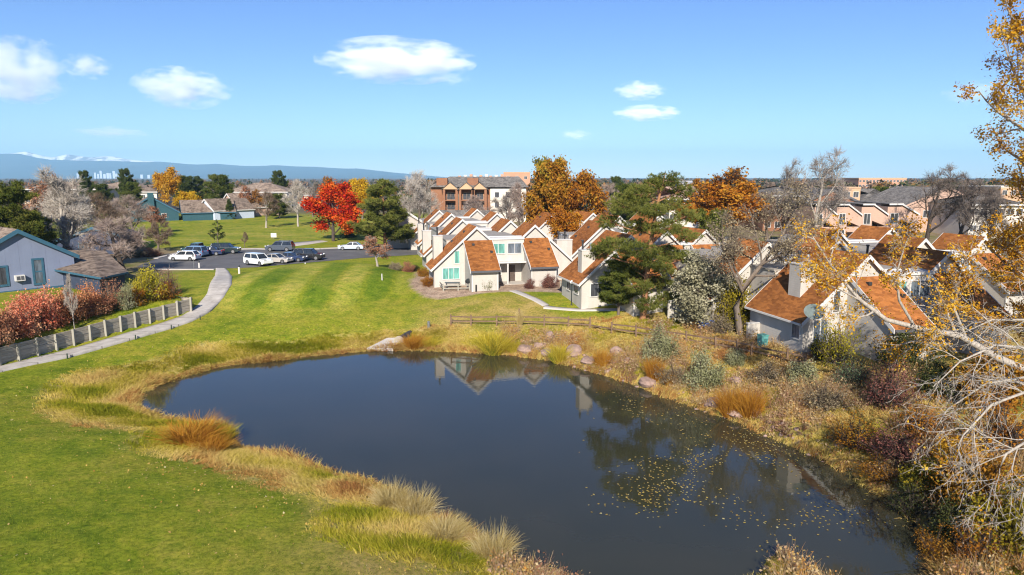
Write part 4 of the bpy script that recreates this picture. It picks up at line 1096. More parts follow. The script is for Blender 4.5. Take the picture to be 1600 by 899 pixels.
def sign(label, px, py, hgt, w, hh, face):
    p = G(px, py); t = thing('sign_post', label, 'sign', p)
    MB().cyl((0, 0, -0.1), (0, 0, hgt), 0.035).build('pole', M['steel'], t)
    MB().box(-w / 2, w / 2, -0.06, -0.036, hgt - hh, hgt).build('sign_plate', face, t)
sign('thin sign pole with small plate left of the cart path mouth', 265, 420, 2.2, 0.35, 0.45, M['gutter'])
sign('thin sign pole with pale plate closest to the path mouth', 303, 419.5, 2.0, 0.3, 0.3, M['steel'])
sign('white course sign on the fairway edge near the dark grey SUV', 428, 374, 1.3, 1.2, 0.9, M['trim'])

# kettle grill and patio table
p = G(732, 452); t = thing('covered_grill', 'black covered barbecue grill on the fenced patio', 'grill', p)
MB().cyl((0, 0, 0.75), (0, 0, 1.0), 0.36, 0.40, 16).cyl((0, 0, 1.001), (0, 0, 1.25), 0.40, 0.16, 16).build('bowl', M['black_metal'], t)
for a in range(3): MB().bar((0.15 * math.cos(a * 2.1), 0.15 * math.sin(a * 2.1), 0.76), (0.4 * math.cos(a * 2.1), 0.4 * math.sin(a * 2.1), 0), 0.05).build('leg', M['black_metal'], t)
p = G(707, 451); t = thing('patio_table', 'dark metal patio table with benches under the picture window', 'table', p)
MB().box(-0.9, 0.9, -0.4, 0.4, 0.70, 0.75).build('table_top', M['gutter'], t)
for x in (-0.7, 0.7):
    for y in (-0.3, 0.3): MB().bar((x, y, 0), (x, y, 0.699), 0.06).build('leg', M['gutter'], t)
for y in (-0.85, 0.85): MB().box(-0.9, 0.9, y - 0.15, y + 0.15, 0.4, 0.45).box(-0.8, -0.74, y - .1, y + .1, 0, 0.399).box(0.74, 0.8, y - .1, y + .1, 0, 0.399).build('bench', M['gutter'], t)
# satellite dish on the eave of the nearest house
dp = at_depth(1271, 489, 48.6)
t = thing('satellite_dish', 'grey green satellite dish at the roof corner of the nearest house', 'dish', dp, math.radians(-10))
bm = bmesh.new(); ring = []
for j in range(6):
    r = 0.72 * j / 5
    ring.append([bm.verts.new((r * math.cos(a * 2 * math.pi / 20), -0.22 * (j / 5) ** 2, r * 0.85 * math.sin(a * 2 * math.pi / 20))) for a in range(20)] if j else [bm.verts.new((0, 0, 0))])
for j in range(1, 6):
    for a in range(20):
        b = (a + 1) % 20
        bm.faces.new((ring[0][0], ring[1][a], ring[1][b]) if j == 1 else (ring[j - 1][a], ring[j][a], ring[j][b], ring[j - 1][b]))
bmesh.ops.solidify(bm, geom=bm.faces[:], thickness=0.03)
me = bpy.data.meshes.new('reflector'); bm.to_mesh(me); bm.free(); o = link_mesh('reflector', me, mat('dish_grey', (0.28, 0.34, 0.33), (0.22, 0.27, 0.26)), t); o.rotation_euler = (math.radians(-35), 0, 0)
MB().bar((0, 0.05, 0), (0, 0.5, -0.35), 0.06).bar((0, -0.1, -0.5), (0, -0.75, 0.1), 0.04).build('arm', M['gutter'], t)
# bin, garden bench under the olive tree
p = G(1191, 543); t = thing('wheelie_bin', 'teal wheeled bin against the side of the nearest house', 'bin', p, ROT)
MB().prism([(-.26, 0.08), (.26, 0.08), (.32, 1.0), (-.32, 1.0)], -.3, .3).build('body', mat('teal_plastic', (0.10, 0.30, 0.28), (0.08, 0.24, 0.23), rough=0.4), t)
MB().box(-.34, .34, -.34, .34, 1.002, 1.08).build('lid', mat('teal_lid', (0.08, 0.26, 0.24), (0.07, 0.22, 0.2), rough=0.4), t)
p = G(1105, 516); t = thing('garden_bench', 'blue garden bench in the shade under the silvery olive tree', 'bench', p, math.radians(10))
bl = mat('blue_paint', (0.05, 0.13, 0.42), (0.04, 0.10, 0.34), rough=0.4)
MB().box(-.8, .8, -.25, .2, .42, .47).build('seat', bl, t); MB().box(-.8, .8, .21, .26, .48, .85).build('backrest', bl, t)
for x in (-.7, .7): MB().box(x - .04, x + .04, -.22, .24, -0.05, .419).build('leg', bl, t)
# neighbours' courtyard wall left of the nearest house
p = G(1184, 528); cw = thing('garden_wall', 'low white courtyard wall between leaning tree and nearest house', 'wall', p, ROT)
MB().box(-1.0, 0.7, 0, 0.2, -0.6, 1.25).build('panel', M['siding_shed'], cw); MB().box(-1.05, 0.75, -0.05, 0.25, 1.252, 1.32).build('coping', M['trim'], cw)
p = G(1066, 494); cw = thing('garden_wall', 'pale courtyard wall left of the silvery olive tree', 'wall', p, ROT)
MB().box(-1.5, 0.6, 0, 0.2, -0.6, 1.5).build('panel', M['siding_shed'], cw); MB().box(-1.55, 0.65, -0.05, 0.25, 1.502, 1.58).build('coping', M['trim'], cw)

# culvert with a concrete apron at the far shore
p = gz(607, 543, WL + 0.1)
cv = thing('culvert', 'pale concrete culvert apron with dark pipe mouth at the far shore', 'drain', (p[0], p[1], WL), math.radians(0))
MB().slab([(-1.9, -0.9, 0.25), (0.6, -1.1, 0.25), (1.2, 1.2, 0.8), (-0.3, 1.0, 0.8)], 0.3).build('apron', M['concrete'], cv)
MB().cyl((1.0, 0.6, 0.55), (1.7, 3.0, 0.62), 0.48, k=16).build('pipe', M['flue'], cv)
MB().cyl((0.93, 0.4, 0.55), (1.0, 0.598, 0.55), 0.55, k=16).build('pipe_collar', M['timber'], cv)

# ------------------------------------------------------------------ boulders
def rock_mesh(seed):
    r = np.random.RandomState(seed); bm = bmesh.new(); bmesh.ops.create_icosphere(bm, subdivisions=3, radius=1.0)
    pl = [(lambda v: v / np.linalg.norm(v))(r.normal(0, 1, 3)) for _ in range(9)]; dd = r.uniform(0.62, 0.92, 9)
    ph = r.uniform(0, 6.28, 6)
    for v in bm.verts:
        c = np.array(v.co)
        for n_, d_ in zip(pl, dd):
            e = c @ n_ - d_
            if e > 0: c = c - n_ * e * 0.92
        c *= 1 + 0.05 * math.sin(5 * c[0] + ph[0]) * math.sin(6 * c[1] + ph[1]) + 0.04 * math.sin(11 * c[2] + ph[2])
        v.co = c
    me = bpy.data.meshes.new('boulder'); bm.to_mesh(me); bm.free(); return me
RK = [rock_mesh(i) for i in range(5)]
BL = [(822, 548, 1.0, .75, 'broad pink boulder at the waterline right of the yellow iris clump'), (843, 543, .75, .8, 'rounded pink boulder behind the broad waterline boulder'), (856, 552, .8, .6, 'low pink boulder touching the water left of small iris clump'),
      (859, 530, .65, 1.0, 'pale upright rock standing above the pink boulders'), (897, 552, .95, 1.1, 'tall salmon boulder right of the small iris clump'), (886, 561, .5, .6, 'small brown rock at the foot of the small iris clump'),
      (920, 566, .85, .7, 'pink boulder left of the orange grass tussock'), (952, 583, .45, .6, 'pale grey rock at the water below the orange tussock'), (963, 552, .6, .8, 'pink rock on the bank above the orange tussock'),
      (1012, 600, .8, .8, 'lilac grey boulder left of the tall orange grass at the shore'), (1118, 634, .9, .8, 'grey lilac boulder at the shore left of the wide orange grass'), (1147, 646, .9, .7, 'flat grey boulder below the wide orange grass'),
      (1150, 598, .5, .7, 'small lilac rock amid brush above the wide orange grass'), (980, 568, .5, .7, 'half buried pale rock between rail fence and shore brush'), (796, 545, .5, .6, 'small pinkish rock under the big iris clump')]
rg = random.Random(11)
for i, (px, py, sx, sz, lab) in enumerate(BL):
    p = G(px, py); o = link_mesh('boulder', RK[i % 5], M['rock']); o.location = p + (0, 0, 0.12 * sz); o.scale = (sx, sx * 0.8, sz * 0.62); o.rotation_euler = (rg.uniform(-.2, .2), rg.uniform(-.2, .2), rg.uniform(0, 6))
    tag(o, lab, 'boulder', 'boulders along the rocky bank')
# ------------------------------------------------------------------ plant geometry
def unit(v): return v / (np.linalg.norm(v, axis=-1, keepdims=True) + 1e-9)

class Skel:
    def __init__(s, seed): s.r = np.random.RandomState(seed); s.B = []
    def grow(s, p, d, L, r0, lvl, P):
        r = s.r; n = P['seg'][lvl]; pts = [np.array(p, float)]; d = unit(np.array(d, float))
        wob, trop = P['wob'][lvl], P['trop'][lvl]
        for i in range(n):
            d = unit(d + r.normal(0, wob, 3) + np.array((0, 0, trop))); pts.append(pts[-1] + d * L / n)
        r1 = r0 * P['taper'][lvl]
        s.follow(np.array(pts), r0, r1, lvl, P, L)
    def follow(s, pts, r0, r1, lvl, P, L=None):
        r = s.r; n = len(pts) - 1
        if L is None: L = float(np.linalg.norm(np.diff(pts, axis=0), axis=1).sum())
        rad = np.linspace(r0, r1, n + 1); s.B.append((pts, rad, lvl))
        if lvl + 1 >= P['levels']: return
        k = P['n'][lvl]; az = r.uniform(0, 6.28)
        for i in range(k):
            t = P['t0'][lvl] + (1 - P['t0'][lvl]) * (i + r.uniform(0, 1)) / k; t = min(t, 0.985)
            f = t * n; j = int(f); q = pts[j] + (pts[j + 1] - pts[j]) * (f - j); tg = unit(pts[j + 1] - pts[j])
            a = unit(np.cross(tg, r.normal(0, 1, 3))) if lvl else None
            az += 2.4
            if lvl == 0:
                e1 = unit(np.cross(tg, np.array((0.3, 1, 0.1)))); e2 = np.cross(tg, e1); a = e1 * math.cos(az) + e2 * math.sin(az)
            an = math.radians(P['ang'][lvl] + r.uniform(-12, 12))
            if P.get('flat') and lvl >= 1: a = unit(a * np.array((1, 1, 0.25)))
            dd = tg * math.cos(an) + a * math.sin(an)
            prof = P['prof'](t) if lvl == 0 and 'prof' in P else (1 - 0.55 * (t - P['t0'][lvl]) / (1 - P['t0'][lvl] + 1e-6))
            LL = L * P['ratio'][lvl] * prof * r.uniform(0.75, 1.2)
            s.grow(q, dd, LL, max(P['rmin'], rad[j] * P['rr'][lvl]), lvl + 1, P)
    def fit(s, H, W):
        A = np.concatenate([b[0] for b in s.B]); ex = np.abs(A[:, :2]).max(0); top = A[:, 2].max()
        f = np.array((W / 2 / max(ex), W / 2 / max(ex), H / top))
        s.B = [(b[0] * f, b[1], b[2]) for b in s.B]; return s
    def tubes(s, maxlvl=9, sides=(9, 6, 4, 3, 3), minr=0.0):
        V, F = [], []; base = 0
        for pts, rad, lvl in s.B:
            if lvl > maxlvl: continue
            k = sides[lvl]; n = len(pts)
            tg = unit(np.gradient(pts, axis=0)); up = np.where(np.abs(tg[:, 2:3]) < 0.9, np.array([[0, 0, 1.0]]), np.array([[1.0, 0, 0]]))
            a = unit(np.cross(tg, up)); c = np.cross(tg, a); th = np.arange(k) * 2 * math.pi / k
            ring = pts[:, None] + np.maximum(rad, minr)[:, None, None] * (a[:, None] * np.cos(th)[None, :, None] + c[:, None] * np.sin(th)[None, :, None])
            V.append(ring.reshape(-1, 3)); idx = base + np.arange(n * k).reshape(n, k); nx = np.roll(idx, -1, axis=1)
            F.append(np.stack((idx[:-1], nx[:-1], nx[1:], idx[1:]), -1).reshape(-1, 4)); base += n * k
        return np.concatenate(V), np.concatenate(F)
    def sample(s, n, minlvl, tmin=0.15):
        """random points and tangents along the branches of at least minlvl"""
        br = [b for b in s.B if b[2] >= minlvl]
        w = np.array([np.linalg.norm(np.diff(b[0], axis=0), axis=1).sum() for b in br]); w /= w.sum()
        ch = s.r.choice(len(br), n, p=w); t = s.r.uniform(tmin, 1, n); P = np.zeros((n, 3)); T = np.zeros((n, 3))
        for i in range(n):
            pts = br[ch[i]][0]; f = t[i] * (len(pts) - 1); j = min(int(f), len(pts) - 2)
            P[i] = pts[j] + (pts[j + 1] - pts[j]) * (f - j); T[i] = pts[j + 1] - pts[j]
        return P, unit(T)

def blades(r, base, d, length, width, bend=0.0):
    """narrow tapering quads (two per blade when bent)"""
    n = len(base); d = unit(d); side = unit(np.cross(d, r.normal(0, 1, (n, 3))))
    L = np.asarray(length).reshape(-1, 1) * np.ones((n, 1)); w = np.asarray(width).reshape(-1, 1) * np.ones((n, 1))
    if not np.any(bend):
        V = np.stack((base - side * w / 2, base + side * w / 2, base + d * L + side * w * 0.12, base + d * L - side * w * 0.12), 1)
        return V.reshape(-1, 3), np.arange(4 * n).reshape(n, 4), 1
    mid = base + d * L * 0.55; b = np.asarray(bend).reshape(-1, 1); hd = unit(d * np.array((1, 1, 0)) + r.normal(0, .25, (n, 3)) * np.array((1, 1, 0)))
    tip = mid + unit(d * (1 - b) + hd * b - np.array((0, 0, 0.35)) * b) * L * 0.5
    V = np.stack((base - side * w / 2, base + side * w / 2, mid + side * w * 0.4, mid - side * w * 0.4, tip + side * w * 0.08, tip - side * w * 0.08), 1)
    k = np.arange(n)[:, None] * 6
    F = np.concatenate((k + np.array([[0, 1, 2, 3]]), k + np.array([[3, 2, 4, 5]])))
    return V.reshape(-1, 3), F, 2

def leaves(r, c, size, flat=0.0):
    n = len(c); a = unit(r.normal(0, 1, (n, 3))); nn = r.normal(0, 1, (n, 3)); nn[:, 2] += flat * 2; b = unit(np.cross(a, nn))
    s = np.asarray(size).reshape(-1, 1) * np.ones((n, 1)); a = a * s * 0.62; b = b * s * 0.42
    V = np.stack((c - a, c + b - a * 0.1, c + a, c - b - a * 0.1), 1)
    return V.reshape(-1, 3), np.arange(4 * n).reshape(n, 4)

def join(*parts):
    V, F, R = [], [], []; b = 0
    for v, f, q in parts: V.append(v); F.append(f + b); R.append(q); b += len(v)
    return np.concatenate(V), np.concatenate(F), np.concatenate(R)

DEC = dict(levels=4, seg=(6, 6, 4, 3), wob=(.08, .16, .22, .25), trop=(.1, .10, .06, .03), taper=(.35, .3, .3, .3), n=(9, 7, 5), t0=(.25, .25, .2), ang=(44, 42, 45), ratio=(.62, .5, .5), rr=(.55, .55, .6), rmin=.012)
def make_bare(seed, H=10, W=8, twigs=5200, tw=0.028, P=DEC, r0=.24, tl=(.35, .95), **kw):
    P = dict(P); P.update(kw); s = Skel(seed); s.grow((0, 0, -0.3), (0, 0, 1), H * 0.78, r0, 0, P); s.fit(H * 0.96, W * 0.92)
    V, F = s.tubes(); tr = np_mesh('trunk', V, F, smooth=True)
    p, t = s.sample(twigs, 2); d = unit(t * 0.8 + s.r.normal(0, .5, (twigs, 3)) + np.array((0, 0, .25)))
    L = s.r.uniform(tl[0], tl[1], twigs)
    v, f, _ = blades(s.r, p, d, L, tw)
    p2 = p + d * (L * s.r.uniform(.3, .7, twigs))[:, None]; d2 = unit(d + s.r.normal(0, .55, (twigs, 3)))
    v2, f2, _ = blades(s.r, p2, d2, L * 0.6, tw * 0.75)
    V, F, R = join((v, f, s.r.uniform(0, 1, len(f))), (v2, f2, s.r.uniform(0, 1, len(f2))))
    return tr, np_mesh('crown', V, F, rnd=R)

def make_leafy(seed, H=10, W=8, n=9000, size=.27, spread=.38, P=DEC, r0=.26, clump=26, twigs=1500, tw=.03, low=0.0, **kw):
    P = dict(P); P.update(kw); s = Skel(seed); r = s.r; s.grow((0, 0, -0.3), (0, 0, 1), H * 0.78, r0, 0, P); s.fit(H * 0.95, W * 0.9)
    V, F = s.tubes(); R0 = np.zeros(len(F)); pt, tt = s.sample(twigs, 2)
    v, f, _ = blades(r, pt, tt + r.normal(0, .5, (twigs, 3)), r.uniform(.3, .8, twigs), tw)
    V, F, _ = join((V, F, R0), (v, f, np.zeros(len(f)))); tr = np_mesh('trunk', V, F, smooth=True)
    k = max(1, n // clump); c, _ = s.sample(k, 2, .3); c = c + r.normal(0, .12, c.shape)
    cc = np.repeat(c, clump, 0); rr = np.repeat(r.uniform(0, 1, k), clump)
    q = cc + r.normal(0, 1, cc.shape) * spread * np.array((1, 1, .75)); q[:, 2] = np.maximum(q[:, 2], low)
    v, f = leaves(r, q, size * r.uniform(.65, 1.3, len(q)), .25)
    R = np.clip(rr * .6 + r.uniform(0, 1, len(q)) * .4, 0, 1)
    return tr, np_mesh('crown', v, f, rnd=R)

def make_pine(seed, H=10, W=6, limbs=46, t0=.14, prof=None, tufts=1500, bl=(9, .34, .06), r0=.2, ang=78, trop=.05, clump=5, cs=.2, minlvl=1, taper=.2, droop=None):
    prof = prof or (lambda t: (1.05 - t) ** .75)
    P = dict(levels=3, seg=(8, 5, 3), wob=(.03, .10, .15), trop=(.05, trop, .05), taper=(taper, .25, .3), n=(limbs, 5, 0), t0=(t0, .35, 0), ang=(ang, 42, 40), ratio=(.45, .42, .4), rr=(.34, .5, .5), rmin=.015, prof=prof, flat=True)
    s = Skel(seed); r = s.r; s.grow((0, 0, -.3), (0, 0, 1), H, r0, 0, P); s.fit(H * .97, W * .94)
    V, F = s.tubes(); tr = np_mesh('trunk', V, F, smooth=True)
    p, t = s.sample(tufts, minlvl, .3); p = np.repeat(p, clump, 0) + r.normal(0, cs, (tufts * clump, 3)) * np.array((1, 1, .55)); t = np.repeat(t, clump, 0); rt = np.repeat(r.uniform(0, 1, tufts * clump), bl[0])
    m = len(p); pp = np.repeat(p, bl[0], 0); d = unit(np.repeat(t, bl[0], 0) * .5 + r.normal(0, .65, (m * bl[0], 3)) + np.array((0, 0, .35)))
    v, f, _ = blades(r, pp, d, bl[1] * r.uniform(.7, 1.2, len(pp)), bl[2])
    return tr, np_mesh('crown', v, f, rnd=np.clip(rt * .7 + r.uniform(0, .3, len(f)), 0, 1))

def make_shrub(seed, n=6600, size=.062, clumps=64, up=.2, hh=1.5, spread=.16, stemw=.02, bare=0.0):
    r = np.random.RandomState(seed); th = r.uniform(0, 6.28, clumps); ph = np.arccos(r.uniform(0.02, 1, clumps)); rad = r.uniform(.35, 1.0, clumps) * (1 + .28 * np.sin(2 * th + seed) * np.cos(3 * th))
    c = np.stack((np.cos(th) * np.sin(ph) * rad, np.sin(th) * np.sin(ph) * rad, (np.cos(ph) * rad * .85 + .12) * hh), -1)
    base = np.stack((r.normal(0, .14, clumps), r.normal(0, .14, clumps), np.full(clumps, -.1)), -1)
    s = Skel(seed)
    for a, b in zip(base, c):
        m = (a + b) / 2 + r.normal(0, .08, 3) + np.array((0, 0, .12)); s.B.append((np.array((a, m, b)), np.array((stemw, stemw * .7, stemw * .3)), 1))
    V, F = s.tubes(sides=(4, 4, 4, 3, 3))
    nb = clumps * 14; i = r.randint(0, clumps, nb); d = unit(c[i] - base[i] + r.normal(0, .4, (nb, 3)) + (0, 0, .2)); v2, f2, _ = blades(r, base[i] + (c[i] - base[i]) * r.uniform(.5, 1.0, (nb, 1)), d, r.uniform(.2, .5, nb), stemw * .8)
    V, F, _ = join((V, F, np.zeros(len(F))), (v2, f2, np.zeros(len(f2)))); tr = np_mesh('stems', V, F)
    k = n // clumps; cc = np.repeat(c, k, 0); q = cc + r.normal(0, 1, cc.shape) * spread; q[:, 2] = np.maximum(q[:, 2], .02)
    v, f = leaves(r, q, size * r.uniform(.6, 1.4, len(q)), .3); R = np.clip(np.repeat(r.uniform(0, 1, clumps), k) * .55 + r.uniform(0, .45, len(q)), 0, 1)
    return tr, np_mesh('foliage', v, f, rnd=R)

def make_tussock(seed, n=1100, hh=1.0, w=.015, spread=.35, lean=.45, bend=.5):
    r = np.random.RandomState(seed); a = r.uniform(0, 6.28, n); q = np.sqrt(r.uniform(0, 1, n)) * spread
    b = np.stack((np.cos(a) * q, np.sin(a) * q, np.full(n, -.05)), -1); d = np.stack((np.cos(a) * q / spread * lean, np.sin(a) * q / spread * lean, np.ones(n)), -1) + r.normal(0, .24, (n, 3))
    v, f, k = blades(r, b, d, hh * r.uniform(.35, 1.15, n), w, r.uniform(.1, bend, n)); R = r.uniform(0, 1, n)
    return np_mesh('tussock', v, f, rnd=np.tile(R, 2))

# ------------------------------------------------------------------ foliage colours (albedo)
FM = {}
FM['twig_pink'] = leaf_mat('pinkish_twigs', [(.21, .15, .125), (.33, .25, .21), (.43, .35, .30)], .1)
FM['twig_pale'] = leaf_mat('pale_twigs', [(.30, .25, .21), (.42, .37, .315), (.54, .49, .43)], .1)
FM['twig_grey'] = leaf_mat('grey_twigs', [(.15, .125, .11), (.24, .205, .18), (.32, .28, .25)], .1)
FM['twig_brown'] = leaf_mat('brown_twigs', [(.10, .065, .045), (.19, .13, .09), (.28, .20, .14)], .1)
FM['twig_dark'] = leaf_mat('dark_twigs', [(.09, .07, .062), (.16, .13, .11), (.22, .185, .16)], .1)
FM['red'] = leaf_mat('scarlet_leaves', [(.26, .012, .012), (.50, .028, .014), (.64, .09, .016), (.68, .22, .03)], .35, .4)
FM['yellow'] = leaf_mat('yellow_leaves', [(.42, .22, .012), (.62, .38, .018), (.68, .48, .04)], .4)
FM['orange'] = leaf_mat('orange_leaves', [(.20, .06, .010), (.36, .125, .015), (.46, .19, .02), (.50, .28, .04)], .35)
FM['rust'] = leaf_mat('rusty_leaves', [(.12, .045, .012), (.26, .095, .016), (.40, .165, .02), (.36, .22, .03)], .3)
FM['goldbrown'] = leaf_mat('golden_brown_leaves', [(.18, .075, .012), (.32, .135, .018), (.39, .20, .025), (.25, .20, .03)], .3)
FM['gold'] = leaf_mat('golden_leaves', [(.28, .12, .015), (.54, .26, .02), (.68, .39, .03), (.72, .50, .09)], .45, .3)
FM['olivegold'] = leaf_mat('olive_gold_leaves', [(.12, .10, .012), (.24, .19, .018), (.36, .27, .025)], .3)
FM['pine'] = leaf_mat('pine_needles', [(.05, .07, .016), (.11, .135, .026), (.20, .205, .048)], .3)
FM['pine_yellow'] = leaf_mat('yellowish_needles', [(.05, .07, .015), (.11, .125, .022), (.19, .18, .04)], .2)
FM['conifer'] = leaf_mat('dark_needles', [(.03, .046, .014), (.066, .088, .024), (.12, .135, .036)], .2)
FM['bluegreen'] = leaf_mat('blue_green_leaves', [(.05, .085, .045), (.11, .155, .085), (.19, .23, .13)], .2)
FM['silver'] = leaf_mat('silvery_olive_leaves', [(.22, .205, .12), (.37, .345, .22), (.52, .48, .34)], .3)
FM['silvergreen'] = leaf_mat('sage_leaves', [(.17, .175, .075), (.30, .30, .155), (.43, .42, .26)], .3)
FM['drab'] = leaf_mat('drab_brown_leaves', [(.17, .13, .08), (.29, .235, .145), (.41, .345, .23)], .3)
FM['purple'] = leaf_mat('purple_brown_leaves', [(.10, .04, .035), (.20, .08, .065), (.28, .14, .10)], .3)
FM['crimson'] = leaf_mat('crimson_coral_leaves', [(.40, .085, .05), (.62, .18, .10), (.72, .32, .19), (.64, .38, .2)], .35)
FM['coral'] = leaf_mat('coral_orange_leaves', [(.36, .12, .055), (.56, .22, .10), (.64, .32, .16), (.52, .33, .15)], .35)
FM['russet'] = leaf_mat('russet_leaves', [(.22, .09, .055), (.38, .17, .095), (.48, .26, .15)], .3)
FM['darkgreen'] = leaf_mat('dark_hedge_leaves', [(.02, .03, .012), (.05, .06, .02), (.09, .09, .03)], .2)
FM['yellowgreen'] = leaf_mat('yellow_green_leaves', [(.22, .20, .02), (.40, .34, .03), (.52, .43, .05)], .4)
FM['straw'] = leaf_mat('straw_blades', [(.36, .26, .08), (.52, .41, .17), (.66, .56, .32)], .35)
FM['orangegrass'] = leaf_mat('orange_grass_blades', [(.30, .12, .02), (.46, .22, .03), (.55, .31, .05)], .35)
FM['irisgrass'] = leaf_mat('yellow_iris_blades', [(.30, .24, .02), (.52, .40, .035), (.62, .49, .07), (.2, .24, .03)], .35)

# ------------------------------------------------------------------ templates and placing
T = {}
T['bareA'] = make_bare(11, 10, 8); T['bareB'] = make_bare(23, 10, 7, twigs=4800, ang=(34, 38, 42)); T['bareC'] = make_bare(37, 7, 10, twigs=6000, t0=(.18, .2, .2), ang=(58, 45, 45), r0=.28)
T['bareE'] = make_bare(52, 10, 8.5, twigs=9000, tw=.032, t0=(.12, .2, .2), ang=(32, 36, 42), n=(12, 8, 5), r0=.3)
T['bareD'] = make_bare(41, 12, 8, twigs=2600, tw=.034, n=(7, 6, 4), r0=.3, tl=(.4, 1.1))
T['leafA'] = make_leafy(5, 10, 9, 9500); T['leafB'] = make_leafy(6, 10, 8, 8600, ang=(38, 42, 45)); T['leafC'] = make_leafy(8, 10, 10, 10500, spread=.45)
T['mapleA'] = make_leafy(77, 10, 9.6, 15000, .26, .42, n=15000, t0=(.16, .2, .2), ang=(50, 44, 45)) if False else make_leafy(77, 10, 9.6, 15000, .27, .42, t0=(.15, .2, .2), ang=(48, 44, 45))
T['sparseA'] = make_leafy(15, 10, 9, 4200, .25, .3, clump=10, twigs=4200); T['sparseB'] = make_leafy(16, 10, 8, 3600, .24, .3, clump=9, twigs=4200)
T['pineA'] = make_pine(3, 10, 7, prof=lambda t: (1.06 - t) ** .55 * (.6 + .4 * min(1, t * 3)))
T['pineB'] = make_pine(4, 10, 8, limbs=50, t0=.10, prof=lambda t: math.sqrt(max(0.02, 1 - (2 * max(t, .05) - .85) ** 2 * .72)), tufts=1900)
T['spruce'] = make_pine(9, 10, 5, limbs=64, t0=.05, prof=lambda t: 1.04 - t, tufts=1700, trop=-.02)
T['youngpine'] = make_pine(19, 10, 7, limbs=22, t0=.2, prof=lambda t: (1.05 - t) ** .8, tufts=300, clump=3, cs=.18)
for i in range(4): T['shrub%d' % i] = make_shrub(50 + i)
T['thin0'] = make_shrub(60, n=3000, clumps=60, size=.055); T['thin1'] = make_shrub(61, n=2400, clumps=70, hh=1.7, size=.055)
TW, TS = {}, {}
def dims(me):
    a = np.zeros(len(me.vertices) * 3, np.float32); me.vertices.foreach_get('co', a); a = a.reshape(-1, 3)
    return np.percentile(np.abs(a[:, :2]), 99.3) * 2, np.percentile(a[:, 2], 99.8)
for k, (a, b) in T.items(): TS[k] = dims(b)
TGROUP = 'trees round the pond, lot and houses'
trng = random.Random(99)
def tree(label, tmpl, px, d, top, wpx, bark='bark', leaf='twig_grey', name='tree', cat='tree', group=None, rot=None, base=None, lean=0.0, trim=1.0):
    if base is not None:
        p = G(px, base); d = p[1]
    else: p = on_ground(px, d)
    tp = at_depth(px, top, d)
    H = tp[2] - p[2]; W = wpx / FPX * (d * CP + (CAM_H - p[2] - H / 2) * SP)
    w0, h0 = TS[tmpl]; tr, cr = T[tmpl]
    t = thing(name, label, cat, p, trng.uniform(0, 6.28) if rot is None else rot, group)
    t.scale = (W / w0, W / w0, H / h0); t.rotation_euler[1] = lean
    sh = tmpl.startswith('shrub') or tmpl.startswith('thin')
    link_mesh('stems' if sh else 'trunk', tr, M[bark], t)
    link_mesh('foliage' if sh else 'crown', cr, FM[leaf], t)
    return t
def shrub(label, tmpl, px, py, wpx, hpx, leaf, bark='bark', name='shrub', group=None):
    p = G(px, py); d = p[1]; S = (d * CP + (CAM_H - p[2]) * SP) / FPX
    w0, h0 = TS[tmpl]; t = thing(name, label, 'shrub', p, trng.uniform(0, 6.28), group)
    W, H = wpx * S, hpx * S * 1.03
    t.scale = (W / w0, W / w0, H / h0)
    link_mesh('stems', T[tmpl][0], M[bark], t); link_mesh('foliage', T[tmpl][1], FM[leaf], t); return t
# ------------------------------------------------------------------ trees, far to near
BG = 'bare autumn trees'
CG = 'pines and spruces'
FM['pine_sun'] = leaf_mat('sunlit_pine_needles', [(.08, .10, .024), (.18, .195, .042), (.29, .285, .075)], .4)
# beyond the fairway
tree('bare rust tinged tree over the cream apartments near the lot', 'sparseB', 76, 205, 272, 40, 'bark', 'rust', group=BG)
tree('dark round pine rising left of the distant city towers', 'pineB', 137, 250, 267, 22, 'bark', 'conifer', 'pine_tree', group=CG)
tree('low dark pine in front of the cream block windows', 'pineB', 163, 215, 288, 30, 'bark', 'conifer', 'pine_tree', group=CG)
tree('round topped pine standing just right of the city towers', 'pineB', 201, 262, 264, 27, 'bark', 'conifer', 'pine_tree', group=CG)
tree('bushy pine below the round topped pine by apartment end', 'pineB', 209, 215, 285, 34, 'bark', 'pine', 'pine_tree', group=CG)
tree('golden orange tree with bare pinkish top beside pale block end', 'leafB', 262, 232, 262, 42, 'bark', 'gold', group='autumn coloured trees')
tree('bright orange yellow low tree over the teal house roof', 'leafC', 293, 225, 299, 40, 'bark', 'yellow', group='autumn coloured trees')
tree('dark pine behind the orange yellow tree and teal house', 'pineB', 292, 252, 275, 36, 'bark', 'conifer', 'pine_tree', group=CG)
tree('dark pine between golden tree and the big conical pine', 'pineA', 312, 258, 276, 30, 'bark', 'conifer', 'pine_tree', group=CG)
tree('big dense green pine behind the pale blue garage', 'pineB', 344, 226, 273, 44, 'bark', 'pine', 'pine_tree', group=CG)
tree('small dark spruce in front of the brown roofed house', 'spruce', 359, 205, 312, 18, 'bark', 'conifer', 'spruce_tree', group=CG)
tree('russet half bare tree at the gable of the brown roofed house', 'sparseA', 384, 222, 290, 30, 'bark', 'russet', group=BG)
tree('pale orange thin tree before the long pale apartment block', 'sparseB', 404, 222, 296, 30, 'bark', 'rust', group=BG)
tree('dark pine standing up behind the right end of the long block', 'pineB', 438, 300, 267, 27, 'bark', 'conifer', 'pine_tree', group=CG)
tree('greenish bare lawn tree with pale trunk on the fairway edge', 'bareB', 416, 176, 298, 42, 'bark_pale', 'twig_brown', group=BG)
tree('broad green pine in shade behind the two lawn trees', 'pineB', 437, 208, 303, 40, 'bark', 'pine', 'pine_tree', group=CG)
tree('pale bare lawn tree with stout trunk left of the red maple', 'bareA', 466, 180, 280, 46, 'bark_pale', 'twig_pale', group=BG)
